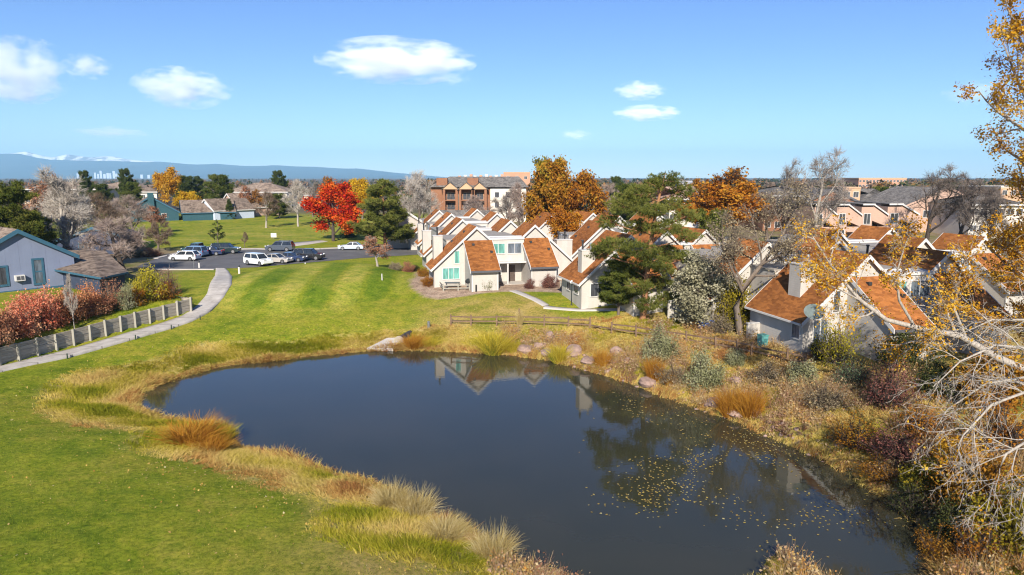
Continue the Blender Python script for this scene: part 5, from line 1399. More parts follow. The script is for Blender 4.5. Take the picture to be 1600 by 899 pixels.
tree('thin orange tree peeping over the red maple crown', 'sparseA', 512, 232, 276, 36, 'bark', 'orange', group='autumn coloured trees')
tree('bare grey tree in the gap left of the red maple', 'bareB', 489, 215, 284, 34, 'bark', 'twig_grey', group=BG)
tree('bright yellow tree between red maple and tall pine', 'leafC', 566, 205, 279, 52, 'bark', 'yellow', group='autumn coloured trees')
tree('dark pine behind the yellow tree and tall pine', 'pineB', 545, 235, 285, 34, 'bark', 'conifer', 'pine_tree', group=CG)
tree('small sparse pine by the parked cars on the fairway', 'youngpine', 341, 128, 344, 27, 'bark', 'conifer', 'pine_tree', group=CG)
tree('tiny bare sapling on the fairway right of the sparse pine', 'bareB', 382, 128, 362, 13, 'bark', 'twig_brown', group=BG)
tree('blazing red maple with rounded crown beside the lot', 'mapleA', 521, 141, 286, 90, 'bark_dark', 'red', 'maple_tree', rot=0.6)
tree('low dark bush in the shade under the red maple', 'shrub1', 548, 150, 340, 30, 'bark', 'darkgreen', 'shrub', 'shrub')
# left cluster
tree('yellowish green pine behind the blue gable house', 'pineA', 30, 86, 286, 105, 'bark', 'pine_yellow', 'pine_tree', group=CG)
tree('dark pine lower branches beside the blue gable roof', 'pineA', 72, 92, 334, 46, 'bark', 'pine', 'pine_tree', group=CG)
tree('tall pale bare tree with many upright silver branches', 'bareE', 103, 94, 262, 116, 'bark_pale', 'twig_pale', group=BG)
tree('rust brown bare tree behind the tall pale bare tree', 'sparseB', 60, 132, 284, 62, 'bark', 'russet', group=BG)
tree('grey brown bare tree right behind the tall pale bare tree', 'bareA', 160, 124, 300, 84, 'bark', 'twig_brown', group=BG)
tree('wide spreading bare tree with dark trunk by the garage wing', 'bareC', 194, 92, 338, 142, 'bark_dark', 'twig_pink', group=BG)
tree('pinkish bare tree left of the teal house', 'bareA', 208, 145, 304, 72, 'bark', 'twig_pink', group=BG)
tree('low russet bare tree at the fairway corner by the white hatchback', 'bareC', 248, 122, 344, 58, 'bark', 'twig_brown', group=BG)
tree('faded russet tree peeking above the low bare tree', 'sparseA', 238, 160, 322, 40, 'bark', 'russet', group=BG)
for i, (px, py, w, hh, lf, lab) in enumerate([(212, 402, 34, 16, 'drab', 'drab clipped shrubs below the spreading bare tree'), (238, 401, 30, 14, 'russet', 'low russet bed of shrubs beside the white hatchback')]):
    shrub(lab, 'shrub%d' % i, px, py, w, hh, lf)
# middle distance round the stepped townhouses
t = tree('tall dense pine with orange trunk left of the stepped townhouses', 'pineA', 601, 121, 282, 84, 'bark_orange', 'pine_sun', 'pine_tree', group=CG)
tree('dark green pine skirt behind the orange trunked pine', 'pineB', 634, 150, 330, 42, 'bark', 'conifer', 'pine_tree', group=CG)
tree('pale lilac bare tree beside the furthest stepped townhouse', 'bareA', 656, 138, 266, 74, 'bark', 'twig_pale', group=BG)
tree('leaning little tree with thin russet leaves at the tee edge', 'sparseB', 590, 94, 368, 52, 'bark_pale', 'russet', group=BG)
tree('bare grey tree in front of the cream apartment end wall', 'bareB', 792, 150, 292, 62, 'bark', 'twig_grey', group=BG)
tree('pinkish bare tree over the dark roofed garage building', 'bareA', 742, 172, 305, 60, 'bark', 'twig_pink', group=BG)
tree('bare tree between cream end wall and golden cottonwood', 'bareB', 818, 140, 284, 46, 'bark', 'twig_pink', group=BG)
tree('big golden brown cottonwood towering over the townhouse roofs', 'mapleA', 866, 122, 250, 96, 'bark', 'goldbrown', rot=2.0, group='autumn coloured trees')
tree('rusty orange cottonwood joined to the right of the golden one', 'leafC', 908, 126, 268, 88, 'bark', 'rust', group='autumn coloured trees')
tree('olive topped tree rising at the back of the golden cottonwoods', 'leafA', 862, 140, 246, 56, 'bark', 'olivegold', group='autumn coloured trees')
tree('small orange tree between valley chimney and golden cottonwood', 'leafB', 884, 103, 322, 60, 'bark', 'orange', group='autumn coloured trees')
tree('purplish bare tree right of the rusty cottonwood', 'bareA', 953, 150, 286, 56, 'bark', 'twig_pink', group=BG)
tree('dark little pine top on the skyline left of the big pine', 'pineB', 961, 240, 276, 22, 'bark', 'conifer', 'pine_tree', group=CG)
tree('dark green pine mass left of the big pine crown', 'pineB', 985, 130, 288, 60, 'bark', 'pine', 'pine_tree', group=CG)
tree('broad rusty orange tree behind the olive tree', 'leafC', 1124, 122, 284, 132, 'bark', 'orange', group='autumn coloured trees', rot=1.2)
tree('bare topped rusty tree showing thin twigs over orange crown', 'sparseA', 1146, 132, 263, 124, 'bark', 'rust', group='autumn coloured trees')
tree('dark rust tree on the skyline left of the orange tree', 'leafB', 1080, 170, 280, 34, 'bark', 'rust', group='autumn coloured trees')
tree('olive green bushy tree low in front of the orange tree', 'leafA', 1104, 104, 326, 56, 'bark', 'pine_yellow', group='autumn coloured trees')
tree('grey brown tree over the orange stucco block', 'bareA', 1196, 122, 300, 92, 'bark', 'twig_brown', group=BG)
tree('tall open bare tree reaching above the skyline', 'bareD', 1270, 112, 230, 96, 'bark_pale', 'twig_grey', group=BG)
tree('slender bare tree left of the tall open bare tree', 'bareD', 1238, 120, 246, 60, 'bark', 'twig_grey', group=BG)
tree('dark wide bare tree in front of the broad pink gable', 'bareD', 1445, 118, 256, 96, 'bark_dark', 'twig_dark', group=BG)
tree('second dark bare tree behind the outer townhouse roof', 'bareD', 1492, 112, 268, 84, 'bark_dark', 'twig_dark', group=BG)
tree('thin dark bare tree against the pale outer block', 'bareA', 1540, 104, 290, 80, 'bark_dark', 'twig_dark', group=BG)
tree('dark evergreen behind tan tower on the skyline', 'pineB', 1372, 200, 292, 40, 'bark', 'pine', 'pine_tree', group=CG)
# ------------------------------------------------------------------ the big pine and its neighbours
def hero_pine():
    base = G(1004, 500); d0 = base[1]; s = Skel(210); r = s.r
    W_ = lambda px, py, dd: at_depth(px, py, d0 + dd) - base
    tr_px = [(1004, 502, 0), (1009, 455, 0.1), (1013, 410, .1), (1019, 365, .2), (1026, 325, .1), (1034, 292, 0), (1040, 270, 0)]
    tp = np.array([W_(*q) for q in tr_px]); s.B.append((tp, np.array([.34, .27, .24, .20, .15, .10, .03]), 0))
    CLP = [(1042,280,28,15,0),(1020,286,18,12,-.9),(1064,297,22,12,.9),(998,302,26,16,-1.1),(1050,317,27,13,1.3),(972,318,28,17,-.6),(1020,328,28,13,-1.7),(1072,336,23,13,.4),(952,345,22,13,.6),(994,352,27,14,1.3),(1042,354,30,15,-1.4),(1076,368,20,12,0),
        (958,383,34,15,-1.1),(1000,388,30,14,-2.2),(1046,394,32,14,1.4),(1020,408,28,12,-1.7),(936,394,18,11,.4),(1070,402,18,10,-.6),(984,416,24,12,1.6),(1030,440,24,12,1),(1000,446,24,12,-1.2),(1044,464,24,11,.5),(1012,474,24,10,-1.0),(1038,420,20,9,-.8)]
    P_, Tn = [], []; cl = []
    for px, py, rx, ry, dd in CLP:
        c = W_(px, py + 2, dd); S = d0 / FPX; a, b = rx * S * .95, ry * S * .85
        # limb rises from the trunk below the clump
        zt = c[2] - .5 - .16 * abs(px - 1018) * S; zt = max(1.0, zt); k = np.interp(zt, tp[:, 2], np.arange(len(tp))); kk = int(min(k, len(tp) - 2)); o = tp[kk] + (tp[kk + 1] - tp[kk]) * (k - kk)
        m = (o + c) / 2 + np.array((0, 0, -.12)) + r.normal(0, .08, 3); s.B.append((np.array([o, m, c]), np.array([.085, .06, .025]), 1))
        nb = 7
        for _ in range(nb):
            e = c + r.normal(0, 1, 3) * np.array((a, a, b)) * .45; s.B.append((np.array([m * .4 + c * .6, (c + e) / 2, e]), np.array([.03, .02, .01]), 2))
        n = int(46 * (a * a / .9)) ; v = unit(r.normal(0, 1, (n, 3))) * (r.uniform(.2, 1, (n, 1)) ** .5)
        lump = 1 + .22 * np.sin(3 * v[:, 0:1] + r.uniform(0, 6)) * np.cos(4 * v[:, 1:2] + r.uniform(0, 6))
        P_.append(c + v * np.array((a, a * .95, b)) * lump); Tn.append(unit(P_[-1] - c * .8 - o * .2)); cl.append(np.full(n, r.uniform(0, 1)))
    p = np.concatenate(P_); t = np.concatenate(Tn); cl = np.concatenate(cl); k = 4; b = 11
    p = np.repeat(p, k, 0) + r.normal(0, .14, (len(p) * k, 3)) * np.array((1, 1, .6)); t = np.repeat(t, k, 0); m = len(p)
    rt = np.repeat(np.repeat(cl, k) * .35 + r.uniform(0, .65, m), b)
    d = unit(np.repeat(t, b, 0) * .6 + r.normal(0, .55, (m * b, 3)) + np.array((0, 0, .4)))
    v, f, _ = blades(r, np.repeat(p, b, 0), d, .22 * r.uniform(.7, 1.2, m * b), .034)
    V, F = s.tubes(sides=(12, 7, 4, 3, 3)); t_ = thing('pine_tree', 'big layered pine with reddish trunk on the lawn before the townhouses', 'tree', base, 0, CG)
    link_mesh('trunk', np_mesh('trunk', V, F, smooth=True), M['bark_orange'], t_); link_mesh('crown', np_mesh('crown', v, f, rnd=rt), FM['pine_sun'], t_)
hero_pine()
# young blue green pine standing left of it
tree('lower young pine pressed against the big pine', 'pineA', 966, 64.5, 400, 72, 'bark', 'pine', 'pine_tree', base=492)
T['olive'] = make_leafy(301, 6, 6.5, 15000, .15, .30, clump=22, r0=.16, t0=(.08, .15, .15), ang=(40, 45, 45), twigs=3000, tw=.018); TS['olive'] = dims(T['olive'][1])
tree('silvery olive tree drooping beside the leaning trunk', 'olive', 1092, 60, 396, 112, 'bark_dark', 'silver', 'olive_tree', base=512)
# leaning grey tree
def guided(name, label, cat, base, limbs, P, bark, leafm, seed, ntw=2500, tw=.02, tl=(.3, .8), leaves_n=0, lsize=.15, lspread=.3, clump=8, twm=None, droop=0.0, group=None, minlvl=1):
    s = Skel(seed); r = s.r
    for pts, r0, r1 in limbs: s.follow(np.array([np.array(q) - base for q in pts]), r0, r1, 0, P)
    V, F = s.tubes(sides=(10, 7, 5, 4, 3)); parts = [(V, F, np.zeros(len(F)))]
    p, t = s.sample(ntw, minlvl, .1); d = unit(t * .9 + r.normal(0, .42, (ntw, 3)) + np.array((0, 0, droop))); L = r.uniform(*tl, ntw)
    v, f, k = blades(r, p, d, L, tw, np.full(ntw, .35)); parts.append((v, f, np.zeros(len(f))))
    p2 = p + d * (L * .5)[:, None]; v, f, k = blades(r, p2, unit(d + r.normal(0, .5, (ntw, 3)) + np.array((0, 0, droop))), L * .6, tw * .7, np.full(ntw, .35)); parts.append((v, f, np.zeros(len(f))))
    V, F, _ = join(*parts)
    t_ = thing(name, label, cat, base, 0, group); link_mesh('trunk', np_mesh('trunk', V, F, smooth=True), M[bark], t_)
    if leaves_n:
        kk = leaves_n // clump; c, _ = s.sample(kk, minlvl, .2); c = np.repeat(c + r.normal(0, .1, c.shape), clump, 0); c = c + r.normal(0, 1, c.shape) * lspread
        v, f = leaves(r, c, lsize * r.uniform(.6, 1.3, len(c)), .2); R = np.clip(np.repeat(r.uniform(0, 1, kk), clump) * .5 + r.uniform(0, .5, len(c)), 0, 1)
        link_mesh('crown', np_mesh('crown', v, f, rnd=R), FM[leafm], t_)
    return t_
def PX(lst, d=None): return [at_depth(*q) if len(q) == 3 else at_depth(q[0], q[1], d) for q in lst]
LP = dict(levels=4, seg=(6, 6, 4, 3), wob=(.1, .18, .22, .25), trop=(.1, .08, .04, 0), taper=(.4, .3, .3, .3), n=(9, 7, 4), t0=(.3, .2, .2), ang=(50, 45, 45), ratio=(.42, .5, .5), rr=(.5, .55, .6), rmin=.012)
b = G(1157, 523)
guided('leaning_tree', 'leaning grey trunked tree with drab dry leaves by the courtyard', 'tree', b,
       [(PX([(1157, 523, b[1] + .01), (1150, 480, b[1] + .2), (1162, 450, b[1] + .6), (1185, 420, b[1] + 1.2), (1212, 385, b[1] + 2), (1235, 345, b[1] + 2.5), (1250, 315, b[1] + 3)]), .30, .06),
        (PX([(1160, 455, b[1] + .5), (1145, 425, b[1] + 0), (1130, 390, b[1] - .5), (1128, 350, b[1] - 1)]), .14, .04),
        (PX([(1188, 415, b[1] + 1.2), (1215, 400, b[1] + .4), (1245, 392, b[1] - .4)]), .1, .03)], LP, 'bark', 'drab', 401, ntw=2300, tw=.018, leaves_n=7500, lsize=.13, lspread=.32, clump=12)
shrub('yellow green small tree under the leaning trunk', 'shrub0', 1148, 512, 74, 80, 'olivegold')
shrub('pale grey dry bush at the foot of the leaning trunk', 'thin0', 1128, 520, 46, 46, 'drab')
shrub('dark evergreen round bush below the nearest white gable', 'shrub2', 1412, 577, 84, 62, 'darkgreen', 'bark_dark')
shrub('yellow leaved bush climbing before the nearest gable window', 'thin0', 1306, 572, 66, 100, 'yellowgreen')
shrub('dark small bush at the corner of the nearest side wall', 'shrub3', 1277, 562, 24, 34, 'darkgreen')
# shrubs by the centre townhouses
for px, py, w, hh, lf, lab, tm in [(762, 453, 24, 22, 'pine_yellow', 'rounded olive shrub against the grey shed wall', 'shrub0'), (827, 451, 19, 15, 'purple', 'smaller dark red shrub by the porch', 'shrub1'), (858, 450, 27, 21, 'purple', 'larger red brown shrub under the shed eave', 'shrub2'),
        (884, 449, 26, 12, 'drab', 'low drab shrub beside the dark rail fence', 'thin0'), (668, 447, 23, 15, 'rust', 'rust brown shrub at the patio corner', 'shrub3'), (662, 432, 22, 15, 'goldbrown', 'olive brown shrub below the slim chimney wall', 'shrub0'), (638, 425, 22, 16, 'russet', 'brown shrub at the left end of the stepped row', 'shrub1'),
        (618, 422, 22, 12, 'drab', 'dry shrub under the orange trunked pine', 'shrub2'), (922, 456, 34, 12, 'russet', 'dry reddish ground bush in the corner garden bed', 'thin1'), (900, 452, 20, 12, 'drab', 'grey twiggy bush in the garden corner', 'thin0'), (650, 424, 16, 10, 'darkgreen', 'small green bush along the stepped row path', 'shrub3')]:
    shrub(lab, tm, px, py, w, hh, lf)
# hedge on the terrace behind the retaining wall
for px, py, w, hh, lf, lab, tm in [(-12, 540, 70, 70, 'russet', 'dark russet shrub at the picture edge end of the hedge', 'shrub0'), (28, 525, 78, 62, 'crimson', 'coral red shrub first in the hedge over the wall', 'shrub1'), (66, 514, 66, 66, 'crimson', 'tall crimson pink shrub in the hedge over the wall', 'shrub2'),
        (104, 503, 60, 52, 'coral', 'orange coral shrub midway along the hedge', 'shrub3'), (140, 492, 58, 50, 'coral', 'pale orange shrub beside the green grey shrub', 'shrub0'), (172, 484, 52, 48, 'russet', 'russet thin shrub behind the green grey shrub', 'thin1'), (195, 483, 34, 40, 'silvergreen', 'green grey shrub in the hedge over the wall', 'shrub1'),
        (231, 470, 48, 54, 'yellowgreen', 'bright yellow shrub in the hedge over the wall', 'shrub2'), (264, 461, 44, 42, 'purple', 'mauve brown twiggy shrub at the path end of the hedge', 'thin1'), (252, 478, 50, 24, 'rust', 'low rusty shrub at the wall end', 'shrub3'),
        (20, 526, 60, 40, 'crimson', 'low scarlet shrub hugging the wall top near its start', 'shrub2'), (80, 509, 56, 38, 'coral', 'low orange shrub hugging the wall top under crimson', 'shrub3'), (150, 490, 60, 32, 'russet', 'low russet shrub hugging the wall top', 'shrub0'), (205, 477, 44, 26, 'rust', 'low rust shrub in front of yellow shrub', 'shrub1')]:
    shrub(lab, tm, px, py, w, hh, lf)
tree('thin bare sapling sticking up out of the hedge', 'bareB', 117, 58, 428, 20, 'bark_pale', 'twig_pale')
# ------------------------------------------------------------------ shrubs and tussocks of the rocky bank
for px, py, w, hh, lf, lab, tm in [(1034, 566, 58, 58, 'silvergreen', 'sage green shrub straddling the rail fence', 'shrub0'), (1102, 606, 66, 58, 'silvergreen', 'largest sage green shrub in the middle of the bank', 'shrub1'), (1254, 604, 52, 44, 'silvergreen', 'sage shrub below the nearest house corner', 'shrub2'),
        (1150, 572, 34, 28, 'silvergreen', 'small sage shrub just below the rail fence', 'shrub3'), (1052, 598, 60, 34, 'drab', 'dry tan bush between two sage shrubs', 'thin0'), (1200, 600, 70, 36, 'drab', 'dry tan brush bush above the orange grass', 'thin1'),
        (1290, 640, 74, 48, 'drab', 'tan dry bush at the foot of the sage shrub', 'thin0'), (1330, 610, 70, 60, 'bluegreen', 'grey green shrub with thin leaves under the lamp post', 'thin1'), (1384, 640, 90, 84, 'purple', 'dark maroon twiggy shrub in the bank shade', 'thin1'),
        (1330, 700, 96, 56, 'goldbrown', 'golden olive bush overhanging the water', 'thin1'), (1400, 720, 100, 70, 'purple', 'dark wine coloured bush low at the shaded shore', 'thin0'), (1440, 690, 90, 80, 'rust', 'rusty thin bush behind pale drooping branches', 'thin0'),
        (1452, 775, 84, 66, 'olivegold', 'olive yellow bush at the shaded waterline', 'shrub2'), (1520, 800, 120, 100, 'goldbrown', 'golden brown bush beneath the drooping branches', 'shrub3'), (1560, 720, 120, 110, 'rust', 'rust leaved bush behind the drooping branches', 'thin1'),
        (1590, 860, 130, 110, 'olivegold', 'olive golden bush at the lower picture corner', 'shrub0'), (1490, 850, 80, 70, 'darkgreen', 'dark green bush over the near water edge', 'shrub1'), (1470, 620, 80, 60, 'darkgreen', 'dark bush in the shade by the garden path', 'shrub2'), (1540, 640, 110, 90, 'goldbrown', 'golden bush at the foot of the yellow tree', 'shrub3'), (1372, 748, 74, 44, 'goldbrown', 'golden brown brush dipping into the shaded water', 'thin0'), (1424, 806, 80, 60, 'darkgreen', 'dark green brush right above the black water', 'thin1'), (1462, 872, 70, 56, 'goldbrown', 'golden brush at the last bend of the shore', 'thin0'), (1530, 880, 100, 70, 'rust', 'rusty brush in front of the dark green bush', 'thin1'), (1500, 735, 80, 60, 'gold', 'bright gold leaved low bush among bleached branches', 'shrub2'), (1580, 790, 90, 70, 'gold', 'gold leaved bush right under bleached branches', 'shrub0')]:
    shrub(lab, tm, px, py, w, hh, lf, 'bark_dark', group=None)
TU = [make_tussock(70 + i) for i in range(4)]; TUW = [make_tussock(80 + i, 1500, 1.0, .013, .5, .6, .8) for i in range(3)]
def tussock(label, px, py, wpx, hpx, leaf, mesh, name='grass_clump'):
    p = G(px, py); S = (p[1] * CP + (CAM_H - p[2]) * SP) / FPX; o = link_mesh(name, mesh, FM[leaf]); o.location = p
    o.scale = (wpx * S / 1.5, wpx * S / 1.5, hpx * S / .95); o.rotation_euler = (0, 0, trng.uniform(0, 6.28)); return tag(o, label, 'grass clump', 'tall grass clumps on the pond bank')
for px, py, w, hh, lf, lab, k in [(648, 544, 44, 22, 'orangegrass', 'orange yellow grass clump beside the culvert', 0), (672, 543, 30, 16, 'irisgrass', 'small yellow grass clump right of the orange culvert clump', 1), (772, 552, 62, 36, 'irisgrass', 'large yellow iris clump on the far shore', 2), (800, 552, 22, 22, 'irisgrass', 'narrow iris tuft leaning on the large iris clump', 3),
        (873, 566, 40, 30, 'irisgrass', 'yellow green iris clump between pink boulders', 0), (812, 512, 12, 30, 'straw', 'straw tuft tied round the tall fence post', 1), (941, 574, 32, 30, 'orangegrass', 'round orange tussock among the pink boulders', 2), (1022, 594, 34, 40, 'orangegrass', 'tall orange grass at the shore below the sage shrub', 3),
        (1046, 603, 24, 22, 'orangegrass', 'short orange grass right of the tall shore grass', 0), (1140, 648, 50, 44, 'orangegrass', 'wide orange grass stand, left half', 1), (1172, 650, 52, 46, 'orangegrass', 'wide orange grass stand, right half', 2), (300, 692, 96, 40, 'orangegrass', 'broad rusty tussock on the little spit in the pond', 3), (345, 690, 50, 30, 'irisgrass', 'green yellow tuft at the tip of the spit', 0),
        (330, 706, 70, 26, 'orangegrass', 'reddish tuft at the base of the spit', 1), (770, 872, 64, 52, 'straw', 'arching pale reed tuft on the near bank', 'w0'), (650, 805, 60, 44, 'straw', 'pale feathery grass clump on the near bank bend', 'w1'), (610, 790, 54, 40, 'straw', 'second pale feathery clump up the near bank', 'w2'), (1226, 892, 40, 10, 'irisgrass', 'yellow green grassy hummock at the bottom water edge', 'w0'), (695, 840, 60, 36, 'straw', 'pale clump between the feathery grass and reed tuft', 'w2')]:
    tussock(lab, px, py, w, hh, lf, TUW[int(k[1])] if isinstance(k, str) else TU[k])
# ------------------------------------------------------------------ near trees at the right
GP = dict(levels=4, seg=(9, 7, 5, 3), wob=(.05, .15, .22, .25), trop=(.06, .08, 0, -.04), taper=(.25, .25, .3, .3), n=(26, 8, 5), t0=(.12, .2, .2), prof=lambda t: .62 + .55 * math.sin(math.pi * min(1, t * 1.05)), ang=(52, 45, 48), ratio=(.27, .42, .5), rr=(.42, .55, .6), rmin=.01)
def gold_tree(name, label, px, d, H, W, seed, nl, leafm, size, bark='bark_pale', ntw=5000, rot=0.7):
    p = on_ground(px, d); s = Skel(seed); r = s.r; s.grow((0, 0, -.4), (0, 0, 1), H, .42 * H / 22, 0, GP); s.fit(H, W)
    V, F = s.tubes(sides=(12, 7, 5, 3, 3)); pt, tt = s.sample(ntw, 2, .1); v, f, _ = blades(r, pt, tt + r.normal(0, .4, (ntw, 3)), r.uniform(.25, .7, ntw), .016)
    V, F, _ = join((V, F, np.zeros(len(F))), (v, f, np.zeros(len(f)))); t = thing(name, label, 'tree', p, rot)
    link_mesh('trunk', np_mesh('trunk', V, F, smooth=True), M[bark], t)
    cl = 9; k = nl // cl; c, _ = s.sample(k, 2, .2); c = np.repeat(c, cl, 0) + r.normal(0, .22, (k * cl, 3)); v, f = leaves(r, c, size * r.uniform(.6, 1.3, len(c)), .2)
    R = np.clip(np.repeat(r.uniform(0, 1, k), cl) * .45 + r.uniform(0, .55, len(c)), 0, 1); link_mesh('crown', np_mesh('crown', v, f, rnd=R), FM[leafm], t); return t
gold_tree('cottonwood_tree', 'tall golden cottonwood whose leaves climb past the picture top', 1676, 41, 28, 14.5, 501, 34000, 'gold', .135, rot=3.4)
gold_tree('cottonwood_tree', 'lower golden brown cottonwood among the townhouse roofs', 1622, 43, 11.5, 11.0, 502, 20000, 'gold', .13)
WP = dict(levels=4, seg=(6, 6, 5, 4), wob=(.1, .16, .16, .2), trop=(0, -.02, -.09, -.10), taper=(.3, .3, .25, .3), n=(11, 6, 3), t0=(.08, .1, .2), ang=(42, 40, 38), ratio=(.42, .55, .5), rr=(.42, .55, .6), rmin=.008)
b = on_ground(1705, 23)
tr0 = at_depth(1700, 640, 23)
guided('bare_tree', 'sun bleached bare tree with drooping pale branches over the pond', 'tree', b,
       [([b + (0, 0, -.3), b + (-.1, 0, 1.6), tr0 + (0, 0, .6), tr0 + (.2, .2, 3.0), tr0 + (.3, .3, 5.5)], .26, .05),
        (PX([(1690, 600, 23), (1610, 545, 22.8), (1555, 540, 22.6), (1500, 565, 22.5), (1458, 605, 22.5)]), .075, .011),
        (PX([(1695, 660, 23), (1610, 610, 22.5), (1550, 632, 22), (1505, 680, 22), (1482, 730, 22)]), .07, .011),
        (PX([(1695, 690, 23), (1620, 680, 22), (1572, 710, 21.6), (1550, 760, 21.4), (1538, 810, 21.4)]), .066, .011),
        (PX([(1690, 540, 23), (1610, 500, 23.5), (1550, 500, 23.8), (1495, 525, 24)]), .062, .011),
        (PX([(1700, 720, 22.5), (1630, 730, 21.5), (1600, 770, 21), (1585, 830, 21)]), .06, .010),
        (PX([(1690, 630, 23), (1600, 590, 23.6), (1540, 600, 24), (1480, 640, 24.3), (1450, 690, 24.4)]), .062, .010)],
       WP, 'bark_pale', 'gold', 601, ntw=1100, tw=.012, tl=(.25, .6), leaves_n=500, lsize=.10, lspread=.12, clump=3, droop=-.25)
b = on_ground(1660, 38)
guided('leaning_tree', 'golden leaved tree whose long grey limb leans across the roofs', 'tree', b,
       [(np.array([b + (0, 0, -.3), b + (-.6, 0, 1.5), *PX([(1560, 560, 38), (1500, 525, 38.2), (1440, 514, 38.4), (1385, 500, 38.6), (1345, 470, 38.8), (1318, 440, 39), (1292, 405, 39.2), (1270, 370, 39.4)])]), .26, .03),
        (PX([(1430, 512, 38.4), (1405, 470, 38.2), (1400, 430, 38), (1412, 390, 37.8), (1425, 355, 37.6)]), .09, .02),
        (PX([(1345, 470, 38.8), (1310, 452, 38.4), (1280, 440, 38), (1262, 420, 37.8)]), .05, .015),
        (PX([(1510, 530, 38.2), (1490, 480, 38), (1500, 430, 37.6), (1520, 380, 37.4)]), .09, .02)], dict(LP, ratio=(.22, .5, .5), n=(10, 6, 4)), 'bark_pale', 'gold', 701, ntw=2200, tw=.014, leaves_n=7500, lsize=.12, lspread=.25, clump=9, tl=(.2, .55))
# ------------------------------------------------------------------ uncountable cover
r = np.random.RandomState(77)
def scatter(x0, x1, y0, y1, n): return r.uniform(x0, x1, n), r.uniform(y0, y1, n)
def near_mask(x, y):                       # inside the picture, with a margin
    zc = CAM_H; fw = y * CP + zc * SP; px = 800 + FPX * x / fw
    return (px > -120) & (px < 1720)
# grasses of the bank, in tufts that lean together
N = 90000; x, y = scatter(-38, 26, 16, 72, N); sd = poly_sdf(x, y, POND); rs = sstep(-3, 6, x)
nz = vnoise(x, y, 2.2); nz2 = vnoise(x + 31, y - 17, 7.0); dw = 4.0 + .55 * nz + .55 * nz2 + 1.2 * sstep(-4, 6, -x) * sstep(62, 48, y) + rs * (2.4 + 4.6 * sstep(2, 14, x))
edge = sstep(0, 1, (dw - sd) / 1.6)
keep = (sd > -.25) & (sd < dw + .3) & near_mask(x, y) & (r.uniform(0, 1, N) < .25 + .75 * edge) & (r.uniform(0, 1, N) < 1 - .45 * rs)
x, y, sd, dw, rs = x[keep], y[keep], sd[keep], dw[keep], rs[keep]; n = len(x); k = 19
tone = np.clip(.29 + .30 * rs + .32 * vnoise(x - 9, y + 4, 1.3) + .22 * vnoise(x, y, 4.5), 0, 1)
wat = (1 - sstep(.15, .9, sd)); hgt = (.28 + .14 * vnoise(x, y + 50, 1.1)) * (1 + .8 * wat) * (.55 + .45 * sstep(0, .6, (dw - sd) / 2)) + .05
hgt = np.clip(hgt, .12, 1.1)
lobe = np.exp(-((x - gz(1238, 890, WL)[0]) ** 2 + (y - gz(1238, 890, WL)[1]) ** 2) / 14.0); hgt = np.clip(hgt * (1 - .75 * lobe), .1, 1.1); tone = tone * (1 - lobe) + .22 * lobe; wat = wat * (1 - lobe)
wind = np.stack((np.sin(x * .5 + y * .3), np.cos(y * .4 - x * .2), np.zeros(n)), -1) * .55
B = np.repeat(np.stack((x, y, h(x, y) - .03), -1), k, 0) + r.normal(0, .12, (n * k, 3)) * np.array((1, 1, 0))
B[:, 2] = np.maximum(h(B[:, 0], B[:, 1]) - .03, WL - .15)
d = np.repeat(wind, k, 0) + r.normal(0, .42, (n * k, 3)) + np.array((0, 0, 1.0)); d[:, 2] = np.abs(d[:, 2]) + .1
v, f, _ = blades(r, B, d, np.repeat(hgt, k) * r.uniform(.6, 1.25, n * k), np.repeat(.013 + .00045 * y, k), r.uniform(.2, .8, n * k))
tone = np.clip(np.repeat(tone * (1 - wat) + wat * r.uniform(.45, 1.0, n), k) + r.normal(0, .09, n * k), 0, 1)
FM['bank'] = leaf_mat('bank_grass_blades', [(.17, .19, .014), (.33, .30, .026), (.50, .39, .075), (.60, .46, .16), (.50, .30, .09), (.32, .14, .05)], .3, .05)
tag(link_mesh('bank_grass', np_mesh('bank_grass', v, f, rnd=np.tile(tone, 2)), FM['bank']), 'straw and green rough grass fringing the pond', 'grass', kind='stuff')
# dry brush of the rocky bank
N = 13000; x, y = scatter(-4, 28, 24, 68, N); sd = poly_sdf(x, y, POND); keep = (sd > .15) & (sd < 4.0 + 7.0 * sstep(4, 14, x)) & (x > -1 + 0 * y) & near_mask(x, y) & (vnoise(x, y, 1.6) + r.uniform(-.6, .6, N) > -.15)
x, y = x[keep], y[keep]; n = len(x); size = np.clip(.62 + .36 * vnoise(x + 3, y, 2.4) + r.normal(0, .16, n), .2, 1.5) * sstep(-.2, 1.6, poly_sdf(x, y, POND) + .5); c = np.stack((x, y, h(x, y)), -1)
k = 22; cc = np.repeat(c, k, 0); ss = np.repeat(size, k); dd = unit(r.normal(0, .55, (n * k, 3)) + np.array((0, 0, .9))); v1, f1, _ = blades(r, cc, dd, ss * r.uniform(.6, 1.5, n * k), .02)
q = np.repeat(c + np.stack((0 * x, 0 * x, size * .5), -1), k, 0) + r.normal(0, 1, (n * k, 3)) * (ss * .42)[:, None] * np.array((1, 1, .7)); v2, f2 = leaves(r, q, .1 * r.uniform(.6, 1.4, n * k), .3)
tn = np.repeat(np.clip(.42 + .3 * vnoise(x, y, 2.0) + r.normal(0, .2, n), 0, 1), k); V, F, R = join((v1, f1, np.clip(tn + r.normal(0, .08, len(tn)), 0, 1)), (v2, f2, np.clip(tn + r.normal(0, .1, len(tn)), 0, 1)))
FM['brush'] = leaf_mat('dry_brush', [(.24, .12, .07), (.38, .25, .15), (.50, .38, .22), (.50, .36, .14), (.48, .23, .05), (.42, .28, .20), (.28, .23, .07)], .3, .1)
tag(link_mesh('bank_brush', np_mesh('bank_brush', V, F, rnd=R), FM['brush']), 'low dry brush covering the rocky bank', 'brush', kind='stuff')
